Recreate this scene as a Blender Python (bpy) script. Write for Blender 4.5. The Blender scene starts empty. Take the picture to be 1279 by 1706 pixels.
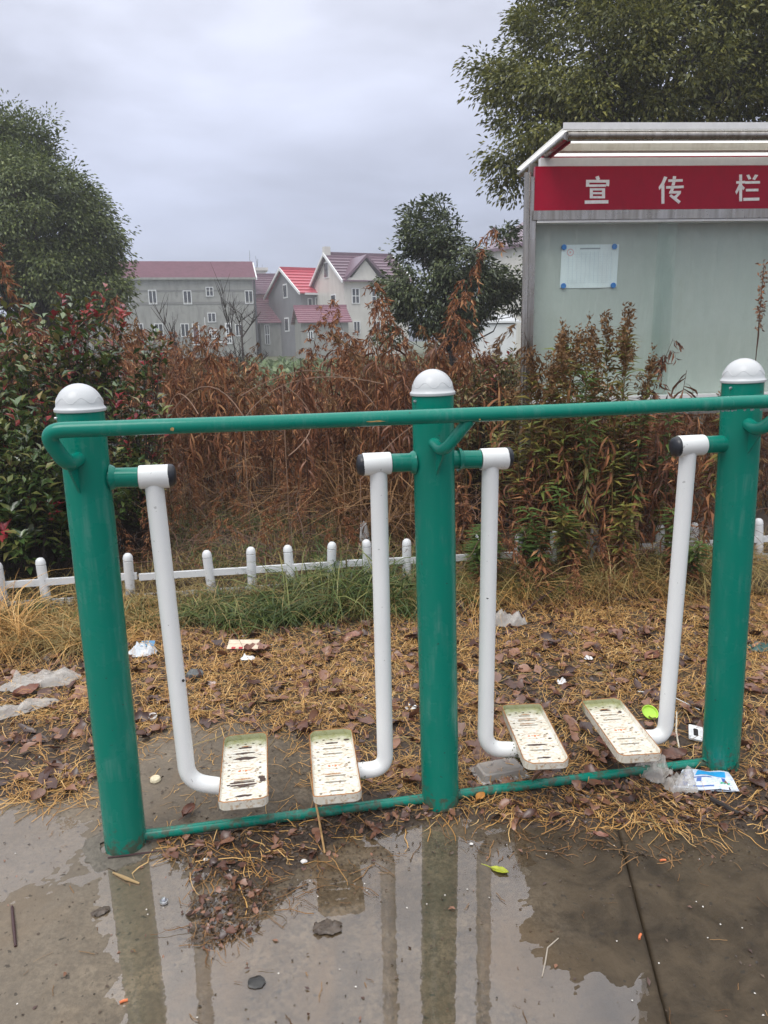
import bpy, bmesh, math, random
import numpy as np
from mathutils import Vector, Matrix

random.seed(7)
RNG = np.random.default_rng(7)
SC = bpy.context.scene
COL = SC.collection
R = math.radians

# ------------------------------------------------------------------ camera
PW, PH, F = 1279., 1706., 1232.
CX, CY = 639.5, 853.
PITCH, ROLL, EYE = 13.0, 1.2, 1.65
_p, _r = R(PITCH), R(ROLL)
FW = np.array([0, math.cos(_p), -math.sin(_p)])
_rt = np.array([1., 0, 0]); _up = np.cross(_rt, FW)
RT = _rt * math.cos(_r) - _up * math.sin(_r)
UP = _up * math.cos(_r) + _rt * math.sin(_r)
CAM = np.array([0, 0, EYE])
cam = bpy.data.cameras.new('camera')
cam.sensor_fit = 'AUTO'; cam.sensor_width = 36.0; cam.lens = 36.0 * F / PH
cam.clip_start = 0.05; cam.clip_end = 2000
camo = bpy.data.objects.new('camera', cam); COL.objects.link(camo)
camo.matrix_world = Matrix(((RT[0], UP[0], -FW[0], 0), (RT[1], UP[1], -FW[1], 0), (RT[2], UP[2], -FW[2], EYE), (0, 0, 0, 1)))
SC.camera = camo

def ray(px, py): return FW + RT * (px - CX) / F - UP * (py - CY) / F
def gnd(px, py, z=0.):
    d = ray(px, py); return CAM + d * ((z - CAM[2]) / d[2])
def at(px, py, w): return CAM + ray(px, py) * w
class Plane:                       # an upright plane through a point, turned by an angle
    def __init__(s, o, ang):
        s.o = np.array(o, float); s.ang = ang
        s.d = np.array([math.cos(ang), math.sin(ang), 0]); s.n = np.array([math.sin(ang), -math.cos(ang), 0])
    def pt(s, px, py, off=0.):
        r = ray(px, py); return CAM + r * (((s.o + s.n * off - CAM) @ s.n) / (r @ s.n))
    def uz(s, px, py, off=0.):
        q = s.pt(px, py, off); return float((q - s.o) @ s.d), float(q[2] - s.o[2])
def project(P):
    v = P - CAM; w = v @ FW
    return CX + F * (v @ RT) / w, CY - F * (v @ UP) / w

# ------------------------------------------------------------------ world, sun, exposure
SC.view_settings.view_transform = 'Standard'; SC.view_settings.look = 'None'
SC.view_settings.exposure = 0.36; SC.view_settings.gamma = 1.0; SC.view_settings.use_curve_mapping = False
SC.render.engine = 'CYCLES'
SC.cycles.max_bounces = 6; SC.cycles.diffuse_bounces = 3; SC.cycles.glossy_bounces = 3
SC.cycles.transmission_bounces = 4; SC.cycles.transparent_max_bounces = 8; SC.cycles.volume_bounces = 1
SUN_EL, SUN_ROT = R(58), R(215)

class NT:
    def __init__(s, tree): s.t = tree; s.n = tree.nodes; s.l = tree.links
    def new(s, typ, **kw):
        nd = s.n.new(typ)
        for k, v in kw.items():
            if k.startswith('i_'): nd.inputs[k[2:].replace('_', ' ')].default_value = v
            else: setattr(nd, k, v)
        return nd
    def link(s, a, b): s.l.new(a, b)
    def ramp(s, fac, stops, interp='LINEAR'):
        r = s.new('ShaderNodeValToRGB'); r.color_ramp.interpolation = interp
        el = r.color_ramp.elements
        while len(el) < len(stops): el.new(0.5)
        for e, (p, c) in zip(el, stops):
            e.position = p
            e.color = (c, c, c, 1) if isinstance(c, (int, float)) else (*c, 1)
        s.link(fac, r.inputs[0]); return r.outputs[0]
    def noise(s, vec, scale, detail=4, rough=.55, dist=0.):
        n = s.new('ShaderNodeTexNoise'); n.inputs['Scale'].default_value = scale
        n.inputs['Detail'].default_value = detail; n.inputs['Roughness'].default_value = rough
        n.inputs['Distortion'].default_value = dist
        if vec is not None: s.link(vec, n.inputs['Vector'])
        return n.outputs['Fac']
    def math(s, op, a, b=None, c=None, clamp=False):
        m = s.new('ShaderNodeMath', operation=op); m.use_clamp = clamp
        for i, v in enumerate((a, b, c)):
            if v is None: continue
            if isinstance(v, (int, float)): m.inputs[i].default_value = v
            else: s.link(v, m.inputs[i])
        return m.outputs[0]
    def mix(s, fac, a, b, blend='MIX'):
        m = s.new('ShaderNodeMix', data_type='RGBA', blend_type=blend)
        for sock, v in ((m.inputs[0], fac), (m.inputs[6], a), (m.inputs[7], b)):
            if isinstance(v, (int, float)): sock.default_value = v
            elif isinstance(v, tuple): sock.default_value = (*v, 1)
            else: s.link(v, sock)
        return m.outputs[2]
    def vmul(s, v, xyz):
        m = s.new('ShaderNodeVectorMath', operation='MULTIPLY'); s.link(v, m.inputs[0]); m.inputs[1].default_value = xyz
        return m.outputs[0]

world = bpy.data.worlds.new('World'); SC.world = world; world.use_nodes = True
w = NT(world.node_tree); w.n.clear()
wout = w.new('ShaderNodeOutputWorld')
nish = w.new('ShaderNodeTexSky', sky_type='NISHITA'); nish.sun_disc = False
nish.sun_elevation = SUN_EL; nish.sun_rotation = SUN_ROT
bg1 = w.new('ShaderNodeBackground'); bg1.inputs[1].default_value = 0.10; w.link(nish.outputs[0], bg1.inputs[0])
tc = w.new('ShaderNodeTexCoord'); dirv = tc.outputs['Generated']
sep = w.new('ShaderNodeSeparateXYZ'); w.link(dirv, sep.inputs[0])
# overcast layer: brighter towards the zenith, darker blue-grey low down, broken by soft cloud
base = w.ramp(sep.outputs[2], [(0., (.40, .435, .555)), (.15, (.415, .45, .575)), (.27, (.50, .53, .65)), (.38, (.61, .635, .745)), (.65, (1.2, 1.22, 1.28)), (1., (1.7, 1.72, 1.76))])
stretched = w.vmul(dirv, (1.0, 1.0, 2.6))
cl = w.noise(stretched, 2.3, 5, .5, .25)
clr = w.ramp(cl, [(.30, .70), (.50, .99), (.70, 1.27)])
cl2 = w.noise(stretched, 6.0, 4, .5, .4)
clr2 = w.ramp(cl2, [(.3, .93), (.7, 1.07)])
colr = w.mix(1.0, w.mix(1.0, base, clr, 'MULTIPLY'), clr2, 'MULTIPLY')
bd = ray(230, 150); bd = bd / np.linalg.norm(bd)
dot = w.new('ShaderNodeVectorMath', operation='DISTANCE'); w.link(dirv, dot.inputs[0]); dot.inputs[1].default_value = tuple(bd)
blob = w.ramp(w.math('ADD', dot.outputs['Value'], w.math('MULTIPLY', cl2, .25)), [(.08, 1.17), (.42, 1.0)], 'EASE')
colr = w.mix(1.0, colr, blob, 'MULTIPLY')
below = w.ramp(sep.outputs[2], [(.0, 0.35), (.012, 1.)])
colr = w.mix(1.0, colr, below, 'MULTIPLY')
bg2 = w.new('ShaderNodeBackground'); bg2.inputs[1].default_value = 1.0; w.link(colr, bg2.inputs[0])
mx = w.new('ShaderNodeMixShader'); mx.inputs[0].default_value = .93
w.link(bg1.outputs[0], mx.inputs[1]); w.link(bg2.outputs[0], mx.inputs[2]); w.link(mx.outputs[0], wout.inputs[0])

sl = bpy.data.lights.new('sun', 'SUN'); sl.energy = 1.4; sl.angle = R(34); sl.color = (1, .97, .93)
so = bpy.data.objects.new('sun', sl); COL.objects.link(so)
_sd = Vector((math.sin(SUN_ROT) * math.cos(SUN_EL), math.cos(SUN_ROT) * math.cos(SUN_EL), math.sin(SUN_EL)))
so.rotation_euler = _sd.to_track_quat('Z', 'Y').to_euler(); so.location = (0, 0, 30)

# ------------------------------------------------------------------ object helpers
def link(o, parent=None, **props):
    COL.objects.link(o)
    if parent is not None: o.parent = parent
    for k, v in props.items(): o[k] = v
    return o
def tag(o, label, cat, group=None):
    o['label'] = label; o['category'] = cat
    if group: o['group'] = group
    return o
def thing(name, label, cat, loc=(0, 0, 0), rz=0., group=None):
    o = bpy.data.objects.new(name, None); o.empty_display_size = .1; COL.objects.link(o)
    o.location = tuple(float(v) for v in loc); o.rotation_euler = (0, 0, rz)
    return tag(o, label, cat, group)
def structure(o): o['kind'] = 'structure'; return o
def stuff(o): o['kind'] = 'stuff'; return o

class MB:
    def __init__(s): s.v = []; s.f = []; s.m = []; s.mi = 0
    def add(s, vs, fs, mi=None):
        b = len(s.v); s.v += [tuple(map(float, p)) for p in vs]
        for f in fs: s.f.append(tuple(b + i for i in f)); s.m.append(s.mi if mi is None else mi)
    def box(s, a, b, mi=None):
        x0, y0, z0 = a; x1, y1, z1 = b
        s.add([(x0, y0, z0), (x1, y0, z0), (x1, y1, z0), (x0, y1, z0), (x0, y0, z1), (x1, y0, z1), (x1, y1, z1), (x0, y1, z1)],
              [(0, 3, 2, 1), (4, 5, 6, 7), (0, 1, 5, 4), (1, 2, 6, 5), (2, 3, 7, 6), (3, 0, 4, 7)], mi)
    def prism(s, poly, axis, d0, d1, mi=None):
        # poly: 2-D outline, extruded along axis ('y': poly is x,z ; 'z': poly is x,y ; 'x': poly is y,z)
        def P(p, d): return (p[0], d, p[1]) if axis == 'y' else ((p[0], p[1], d) if axis == 'z' else (d, p[0], p[1]))
        n = len(poly); vs = [P(p, d0) for p in poly] + [P(p, d1) for p in poly]
        s.add(vs, [tuple(range(n))[::-1], tuple(range(n, 2 * n))] + [(i, (i + 1) % n, n + (i + 1) % n, n + i) for i in range(n)], mi)
    def tube(s, pts, rad, seg=16, cap=True, mi=None):
        pts = [np.array(p, float) for p in pts]; n = len(pts)
        rads = [rad] * n if isinstance(rad, (int, float)) else list(rad)
        T = [pts[min(i + 1, n - 1)] - pts[max(i - 1, 0)] for i in range(n)]; T = [t / max(np.linalg.norm(t), 1e-9) for t in T]
        a = np.array([0, 0, 1.]) if abs(T[0][2]) < .9 else np.array([1., 0, 0])
        u = np.cross(T[0], a); u /= np.linalg.norm(u); vs = []
        for i in range(n):
            u = u - T[i] * (u @ T[i]); u /= max(np.linalg.norm(u), 1e-9); q = np.cross(T[i], u)
            for k in range(seg):
                t = 2 * math.pi * k / seg; vs.append(pts[i] + (u * math.cos(t) + q * math.sin(t)) * rads[i])
        fs = [(i * seg + k, i * seg + (k + 1) % seg, (i + 1) * seg + (k + 1) % seg, (i + 1) * seg + k) for i in range(n - 1) for k in range(seg)]
        if cap: fs += [tuple(range(seg))[::-1], tuple((n - 1) * seg + k for k in range(seg))]
        s.add(vs, fs, mi)
    def lathe(s, prof, o, axis=(0, 0, 1), seg=24, mi=None):
        # prof: (radius, distance along axis)
        ax = np.array(axis, float); ax /= np.linalg.norm(ax); o = np.array(o, float)
        a = np.array([0, 0, 1.]) if abs(ax[2]) < .9 else np.array([1., 0, 0])
        u = np.cross(ax, a); u /= np.linalg.norm(u); q = np.cross(ax, u); vs = []
        for r, h in prof:
            for k in range(seg):
                t = 2 * math.pi * k / seg; vs.append(o + ax * h + (u * math.cos(t) + q * math.sin(t)) * max(r, 1e-5))
        n = len(prof)
        s.add(vs, [(i * seg + k, i * seg + (k + 1) % seg, (i + 1) * seg + (k + 1) % seg, (i + 1) * seg + k) for i in range(n - 1) for k in range(seg)], mi)
    def mesh(s, name, mats, smooth=True, angle=40):
        me = bpy.data.meshes.new(name); me.from_pydata(s.v, [], s.f)
        for m in (mats if isinstance(mats, (list, tuple)) else [mats]): me.materials.append(m)
        me.polygons.foreach_set('material_index', np.array(s.m, dtype=np.int32))
        bm = bmesh.new(); bm.from_mesh(me); bmesh.ops.recalc_face_normals(bm, faces=bm.faces); bm.to_mesh(me); bm.free()
        if smooth:
            me.polygons.foreach_set('use_smooth', np.ones(len(me.polygons), dtype=bool))
            me.set_sharp_from_angle(angle=R(angle))
        me.update(); return me
    def build(s, name, mats, parent=None, smooth=True, angle=40):
        return link(bpy.data.objects.new(name, s.mesh(name, mats, smooth, angle)), parent)

def fillet(pts, rad, n=8):
    pts = [np.array(p, float) for p in pts]; out = [pts[0]]
    for i in range(1, len(pts) - 1):
        a, b, c = pts[i - 1], pts[i], pts[i + 1]
        l1, l2 = np.linalg.norm(a - b), np.linalg.norm(c - b)
        d = min(rad, l1 * .48, l2 * .48); p0 = b + (a - b) / l1 * d; p2 = b + (c - b) / l2 * d
        for k in range(n + 1):
            t = k / n; out.append(p0 * (1 - t) ** 2 + 2 * b * t * (1 - t) + p2 * t * t)
    out.append(pts[-1]); return out

# quads straight from numpy
def qmesh(name, V, Q, mats, mi=None, smooth=False):
    V = np.asarray(V, np.float32); Q = np.asarray(Q, np.int32)
    me = bpy.data.meshes.new(name)
    me.vertices.add(len(V)); me.vertices.foreach_set('co', V.ravel())
    me.loops.add(Q.size); me.loops.foreach_set('vertex_index', Q.ravel())
    me.polygons.add(len(Q)); me.polygons.foreach_set('loop_start', np.arange(0, Q.size, 4, dtype=np.int32))
    try: me.polygons.foreach_set('loop_total', np.full(len(Q), 4, dtype=np.int32))
    except Exception: pass
    for m in (mats if isinstance(mats, (list, tuple)) else [mats]): me.materials.append(m)
    if mi is not None: me.polygons.foreach_set('material_index', np.asarray(mi, np.int32))
    if smooth: me.polygons.foreach_set('use_smooth', np.ones(len(Q), dtype=bool))
    me.update(calc_edges=True); return me
def qobj(name, VQ, mats, parent=None, mi=None, smooth=False):
    return link(bpy.data.objects.new(name, qmesh(name, VQ[0], VQ[1], mats, mi, smooth)), parent)
def cat(*parts):
    Vs, Qs, b = [], [], 0
    for V, Q in parts:
        Vs.append(V); Qs.append(Q + b); b += len(V)
    return np.concatenate(Vs), np.concatenate(Qs)
def unit(a): return a / np.maximum(np.linalg.norm(a, axis=-1, keepdims=True), 1e-9)
def ribbons(P, W, S):
    """P (N,K,3) centre lines, W (N,K) or (K,) widths, S (N,3) side vectors"""
    N, K, _ = P.shape; W = np.broadcast_to(W, (N, K))
    L = P - S[:, None] * W[..., None] * .5; Rr = P + S[:, None] * W[..., None] * .5
    V = np.stack([L, Rr], 2).reshape(-1, 3)
    i = (np.arange(N) * K * 2)[:, None] + (np.arange(K - 1) * 2)[None]
    Q = np.stack([i, i + 1, i + 3, i + 2], -1).reshape(-1, 4); return V, Q
def leaves(P, D, Nn, L, W, fold=.25, droop=.15, simple=False):
    """leaf blades: base P, direction D, face normal Nn; two quads folded on the midrib (one when simple)"""
    N = len(P); D = unit(D); S = unit(np.cross(D, Nn)); Nn = np.cross(S, D)
    L = np.broadcast_to(L, (N,))[:, None]; W = np.broadcast_to(W, (N,))[:, None]
    b = P; t = P + D * L - Nn * L * droop
    up = Nn * W * fold
    l = P + D * L * .45 - S * W * .5 + up; r = P + D * L * .45 + S * W * .5 + up
    if simple:
        V = np.stack([b, r, t, l], 1).reshape(-1, 3); i = (np.arange(N) * 4)[:, None]
        return V, i + np.array([0, 1, 2, 3])
    m = P + D * L * .5
    V = np.stack([b, r, t, l, m], 1).reshape(-1, 3); i = (np.arange(N) * 5)[:, None]
    return V, np.concatenate([i + np.array([0, 1, 2, 4]), i + np.array([0, 4, 2, 3])])
def rdir(n): return unit(RNG.normal(size=(n, 3)))
def stamp(proto, T, rz, sc, lean=None):
    """copies of a (V,Q) prototype as one mesh"""
    V, Q = proto; n = len(T); c, s = np.cos(rz)[:, None], np.sin(rz)[:, None]; sc = np.broadcast_to(sc, (n,))[:, None]
    x = (V[None, :, 0] * c - V[None, :, 1] * s) * sc; y = (V[None, :, 0] * s + V[None, :, 1] * c) * sc; z = V[None, :, 2] * sc
    if lean is not None:
        x = x + z * lean[:, :1]; y = y + z * lean[:, 1:2]
    out = np.stack([x, y, z], -1) + T[:, None]
    return out.reshape(-1, 3), (Q[None] + (np.arange(n) * len(V))[:, None, None]).reshape(-1, 4)

_lat = np.random.default_rng(3).random((256, 256))
def vnoise(x, y):
    xi = np.floor(x).astype(int); yi = np.floor(y).astype(int); fx = x - xi; fy = y - yi
    fx = fx * fx * (3 - 2 * fx); fy = fy * fy * (3 - 2 * fy)
    g = lambda a, b: _lat[a & 255, b & 255]
    return (g(xi, yi) * (1 - fx) + g(xi + 1, yi) * fx) * (1 - fy) + (g(xi, yi + 1) * (1 - fx) + g(xi + 1, yi + 1) * fx) * fy
def fbm(x, y, s, o=4):
    a, t, n = 1., 0., 0.
    for k in range(o):
        t = t + a * (vnoise(x * s + 17.3 * k, y * s + 9.1 * k) - .5); n += a; a *= .5; s *= 2.03
    return t / n * 2
def polysd(poly, X, Y):
    """signed distance to a polygon, negative inside"""
    poly = np.array(poly, float); n = len(poly); d = np.full(X.shape, 1e9); ins = np.zeros(X.shape, bool)
    for i in range(n):
        a, b = poly[i], poly[(i + 1) % n]; e = b - a
        t = np.clip(((X - a[0]) * e[0] + (Y - a[1]) * e[1]) / (e @ e), 0, 1)
        d = np.minimum(d, np.hypot(X - a[0] - e[0] * t, Y - a[1] - e[1] * t))
        c = ((a[1] > Y) != (b[1] > Y)) & (X < e[0] * (Y - a[1]) / (e[1] if e[1] else 1e-9) + a[0]); ins ^= c
    return np.where(ins, -d, d)

# ------------------------------------------------------------------ materials
def newmat(name):
    m = bpy.data.materials.new(name); m.use_nodes = True; t = NT(m.node_tree); t.n.clear()
    out = t.new('ShaderNodeOutputMaterial'); b = t.new('ShaderNodeBsdfPrincipled'); t.link(b.outputs[0], out.inputs[0])
    return m, t, b, out
def setc(t, b, c):
    if isinstance(c, tuple): b.inputs['Base Color'].default_value = (*c, 1)
    else: t.link(c, b.inputs['Base Color'])
def objc(t): return t.new('ShaderNodeTexCoord').outputs['Object']
def bump(t, b, h, strength, dist=.01):
    n = t.new('ShaderNodeBump'); n.inputs['Strength'].default_value = strength; n.inputs['Distance'].default_value = dist
    t.link(h, n.inputs['Height']); t.link(n.outputs[0], b.inputs['Normal'])
def plain(name, col, rough=.5, metal=0., var=.12, scale=30., spec=.5, bumpv=0.):
    m, t, b, _ = newmat(name); o = objc(t); n = t.noise(o, scale, 5, .6)
    c = tuple(col); setc(t, b, t.mix(t.ramp(n, [(.3, 0.), (.7, 1.)]), tuple(v * (1 - var) for v in c), tuple(min(1, v * (1 + var)) for v in c)))
    b.inputs['Roughness'].default_value = rough; b.inputs['Metallic'].default_value = metal
    b.inputs['Specular IOR Level'].default_value = spec
    if bumpv: bump(t, b, n, bumpv)
    return m
def leafmat(name, cols, rough=.4, transl=.25, spec=.5, nsc=1.2):
    m, t, b, out = newmat(name)
    g = t.new('ShaderNodeNewGeometry'); o = objc(t)
    f = t.math('ADD', t.math('MULTIPLY', g.outputs['Random Per Island'], .75), t.math('MULTIPLY', t.noise(o, nsc, 3), .5))
    f = t.math('SUBTRACT', f, .125, clamp=True)
    k = len(cols) - 1; c = t.ramp(f, [(i / k, cc) for i, cc in enumerate(cols)])
    setc(t, b, c); b.inputs['Roughness'].default_value = rough; b.inputs['Specular IOR Level'].default_value = spec
    if transl:
        tr = t.new('ShaderNodeBsdfTranslucent'); t.link(c, tr.inputs[0]); mm = t.new('ShaderNodeMixShader'); mm.inputs[0].default_value = transl
        t.link(b.outputs[0], mm.inputs[1]); t.link(tr.outputs[0], mm.inputs[2]); t.link(mm.outputs[0], out.inputs[0])
    return m
def glassmat(name, ior=1.45, tint=(.93, .96, .94), rough=0.0, refl_smear=0.):
    """thin pane: clear with a fresnel mirror"""
    m, t, b, out = newmat(name); t.n.remove(b)
    tr = t.new('ShaderNodeBsdfTransparent'); tr.inputs[0].default_value = (*tint, 1)
    gl = t.new('ShaderNodeBsdfGlossy'); gl.inputs['Roughness'].default_value = rough
    fr = t.new('ShaderNodeFresnel'); fr.inputs['IOR'].default_value = ior
    fac = t.math('MULTIPLY', fr.outputs[0], t.math('SUBTRACT', 1., t.new('ShaderNodeNewGeometry').outputs['Backfacing']))
    mm = t.new('ShaderNodeMixShader'); t.link(fac, mm.inputs[0]); t.link(tr.outputs[0], mm.inputs[1]); t.link(gl.outputs[0], mm.inputs[2])
    if refl_smear:                                      # pale dusty smears painted in place of faint tree reflections
        o = objc(t); df = t.new('ShaderNodeBsdfDiffuse'); df.inputs[0].default_value = (.62, .62, .58, 1); m2 = t.new('ShaderNodeMixShader')
        k = t.math('ADD', t.math('MULTIPLY', t.ramp(t.noise(t.vmul(o, (9, 9, 1.2)), 1.6, 5, .65, .6), [(.45, 0.), (.72, 1.)]), .7), t.math('MULTIPLY', t.ramp(t.noise(o, 2.2, 5, .6, .8), [(.45, 0.), (.65, 1.)]), .5))
        t.link(t.math('MULTIPLY', k, refl_smear), m2.inputs[0]); t.link(mm.outputs[0], m2.inputs[1]); t.link(df.outputs[0], m2.inputs[2]); mm = m2
    t.link(mm.outputs[0], out.inputs[0]); return m

def paint(name, col, streak=.25, rough=.22, chips=0., mud=0.):
    """glossy outdoor paint with faint dried runs and scuffs"""
    m, t, b, _ = newmat(name); o = objc(t)
    run = t.noise(t.vmul(o, (60, 60, 5)), 1.0, 5, .6)
    blot = t.noise(o, 9, 4)
    f = t.math('MULTIPLY', t.ramp(run, [(.5, 0.), (.78, 1.)]), t.ramp(blot, [(.42, 0.), (.7, streak)]))
    light = tuple(min(1, v * .75 + .14) for v in col)
    c = t.mix(f, col, light)
    c = t.mix(t.ramp(t.noise(o, 3, 3), [(.3, 0.), (.7, .18)]), c, tuple(v * .72 for v in col))
    spk = t.ramp(t.noise(o, 55, 2, .5), [(.735, 0.), (.75, 1.)])
    c = t.mix(t.math('MULTIPLY', spk, chips), c, (.035, .022, .016))
    if mud:                                        # splashes of mud, thicker near the ground
        sp = t.new('ShaderNodeSeparateXYZ'); t.link(o, sp.inputs[0])
        k = t.math('SUBTRACT', t.math('ADD', t.noise(o, 28, 5, .7), t.math('MULTIPLY', t.noise(o, 90, 3, .6), .25)), t.math('MULTIPLY', sp.outputs[2], mud))
        c = t.mix(t.ramp(k, [(.53, 0.), (.66, .75)]), c, (.085, .062, .040))
    setc(t, b, c); t.link(t.ramp(blot, [(.3, rough * .8), (.75, rough * 1.8)]), b.inputs['Roughness'])
    b.inputs['Specular IOR Level'].default_value = .22; b.inputs['Coat Weight'].default_value = .22; b.inputs['Coat Roughness'].default_value = .05
    bump(t, b, t.noise(o, 160, 3), .05, .002)
    return m
M_GREEN = paint('green_paint', (.0, .190, .135), .7, .2, .6, 1.6)
M_WHITEP = paint('white_paint', (.80, .815, .80), .25, .3, .35, 1.9)
M_CAP = paint('cap_plastic', (.55, .565, .57), .1, .28, 0.)
M_BLACK = plain('black_plastic', (.018, .02, .026), .35, 0, .2, 60)

# ------------------------------------------------------------------ ground, slabs, water
AP = Plane(gnd(210, 1408), math.atan2(*( (gnd(1199, 1278) - gnd(210, 1408))[[1, 0]] )))
J0, J1 = gnd(1030, 1385), gnd(1112, 1700)
jd = (J0 - J1); jslope = jd[0] / jd[1]
def joint_x(y): return J1[0] + (y - J1[1]) * jslope
BACK_Y = 3.05
PUD_MAIN = [(165, 1440), (225, 1428), (300, 1460), (470, 1500), (560, 1440), (700, 1398), (860, 1395), (885, 1440), (862, 1500), (868, 1560), (895, 1620), (960, 1648), (1070, 1640), (1072, 1800), (520, 1800), (345, 1800), (330, 1690), (210, 1800), (195, 1640), (178, 1540)]
PUD_LEFT = [(-120, 1400), (20, 1372), (120, 1365), (165, 1385), (150, 1430), (90, 1455), (0, 1490), (-120, 1500)]
def slab_h(X, Y):
    px, py = project(np.stack([X, Y, np.zeros_like(X)], -1))
    h = .0026 + .0026 * fbm(X, Y, 3.0, 4) + .0024 * fbm(X, Y, 15.0, 4) + .0015 * fbm(X, Y, 45., 2)
    near = (py < 2600) & (py > 1100)
    for poly, depth in ((PUD_MAIN, .0062), (PUD_LEFT, .0062)):
        d = polysd(poly, px, py) + 22 * fbm(X, Y, 9., 3)
        h = h - np.where(near, depth * np.clip(.5 - d / 80., 0, 1), 0)
    return h
WATER_Z = 0.0
def slab(name, xs_of, rows, edge):
    Y = np.array(rows); X = np.stack([xs_of(y) for y in Y]); K = X.shape[1]; YY = np.repeat(Y[:, None], K, 1)
    Z = slab_h(X, YY)
    # worn arris along the joint
    Z = Z - .004 * np.exp(-np.abs(X - joint_x(YY)) / .006)
    V = np.stack([X, YY, Z], -1).reshape(-1, 3); n = len(Y)
    i = (np.arange(n - 1) * K)[:, None] + np.arange(K - 1)[None]
    Q = np.stack([i, i + 1, i + K + 1, i + K], -1).reshape(-1, 4)
    ring = np.concatenate([np.arange(K), K * np.arange(1, n) + K - 1, K * (n - 1) + np.arange(K - 2, -1, -1), K * np.arange(n - 2, 0, -1)])
    low = V[ring].copy(); low[:, 2] = -.12; b = len(V); V = np.concatenate([V, low]); m = len(ring)
    k = np.arange(m); k2 = (k + 1) % m
    Q = np.concatenate([Q, np.stack([ring[k], b + k, b + k2, ring[k2]], -1)])
    return structure(qobj(name, (V, Q), M_CONC, smooth=True))

def concrete():
    m, t, b, _ = newmat('wet_concrete'); o = objc(t)
    n1 = t.noise(o, 2.2, 6, .62, .3); n2 = t.noise(o, 11, 6, .65, .2); n3 = t.noise(o, 120, 3, .7)
    c = t.mix(t.ramp(n1, [(.36, 0.), (.62, 1.)]), (.085, .061, .037), (.185, .144, .098))
    c = t.mix(t.ramp(n2, [(.42, .0), (.64, .75)]), c, (.055, .039, .023))
    c = t.mix(t.ramp(n3, [(.45, 0.), (.72, .5)]), c, (.22, .18, .125))
    n4 = t.noise(o, 62, 4, .75); c = t.mix(t.ramp(n4, [(.40, .62), (.56, 0.)]), c, (.038, .029, .019))
    c = t.mix(t.math('MULTIPLY', t.ramp(t.noise(o, 4.2, 5, .62, .6), [(.44, 0.), (.60, 1.)]), .45), c, (.060, .046, .031))
    # warm dirt bands
    c = t.mix(t.ramp(t.noise(t.vmul(o, (1.4, .7, 1)), 2.7, 4, .6, .8), [(.50, 0.), (.68, .65)]), c, (.135, .090, .048))
    sp = t.new('ShaderNodeSeparateXYZ'); t.link(o, sp.inputs[0])
    # the right-hand slab is soaked and dark, the lower-left corner is drying out
    right = t.ramp(t.math('ADD', sp.outputs[0], t.math('MULTIPLY', n1, .25)), [(.40, 0.), (.70, .92)])
    blot = t.mix(t.ramp(t.noise(o, 6.5, 5, .65, .5), [(.36, 0.), (.62, 1.)]), (.024, .017, .010), (.070, .051, .031)); c = t.mix(right, c, blot)
    dry = t.math('MULTIPLY', t.ramp(t.math('ADD', t.math('MULTIPLY', sp.outputs[0], -.6), t.math('MULTIPLY', n2, .35)), [(.40, 0.), (.72, 1.)]), .38)
    c = t.mix(dry, c, (.235, .20, .16))
    pit = t.ramp(t.noise(o, 45, 2, .5), [(.29, 1.), (.33, 0.)])
    c = t.mix(t.math('MULTIPLY', pit, .7), c, (.03, .025, .02))
    setc(t, b, c); t.link(t.ramp(n2, [(.3, .34), (.7, .68)]), b.inputs['Roughness'])
    b.inputs['Specular IOR Level'].default_value = .22
    bump(t, b, t.math('ADD', t.math('MULTIPLY', n3, .6), t.math('MULTIPLY', n2, .9)), .55, .004)
    return m
M_CONC = concrete()
rows = np.concatenate([[-4, -2.5, -1, 0, .7, 1.1], np.arange(1.3, 2.62, .011), np.arange(2.64, BACK_Y + .001, .03)])
fine = np.concatenate([np.arange(0, 2.45, .012), [2.6, 3, 4, 6, 9]])[::-1]
slab('concrete_slab', lambda y: joint_x(y) - .004 - fine, rows, 0)
fineR = np.concatenate([np.arange(0, .8, .012), [.9, 1.1, 1.5, 2.2, 4, 8]])
slab('concrete_slab', lambda y: joint_x(y) + .004 + fineR, rows, 0)

def watermat():
    m, t, b, out = newmat('puddle_water'); t.n.remove(b); o = objc(t)
    tr = t.new('ShaderNodeBsdfTransparent'); tr.inputs[0].default_value = (.95, .92, .87, 1)
    gl = t.new('ShaderNodeBsdfGlossy'); gl.inputs['Roughness'].default_value = .015; gl.inputs[0].default_value = (.97, .97, 1, 1)
    fr = t.new('ShaderNodeFresnel'); fr.inputs['IOR'].default_value = 1.85
    bm = t.new('ShaderNodeBump'); bm.inputs['Strength'].default_value = .10; bm.inputs['Distance'].default_value = .002
    t.link(t.noise(o, 28, 2), bm.inputs['Height']); t.link(bm.outputs[0], gl.inputs['Normal'])
    fac = t.math('MULTIPLY', fr.outputs[0], t.math('SUBTRACT', 1., t.new('ShaderNodeNewGeometry').outputs['Backfacing']))
    mm = t.new('ShaderNodeMixShader'); t.link(fac, mm.inputs[0]); t.link(tr.outputs[0], mm.inputs[1]); t.link(gl.outputs[0], mm.inputs[2])
    t.link(mm.outputs[0], out.inputs[0]); return m
M_WATER = watermat()
mb = MB(); mb.add([(-3.5, .2, WATER_Z), (joint_x(.2) - .03, .2, WATER_Z), (joint_x(2.5) - .03, 2.5, WATER_Z), (-3.5, 2.5, WATER_Z)], [(0, 1, 2, 3)])
structure(mb.build('puddle_water', M_WATER, smooth=False))

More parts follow.
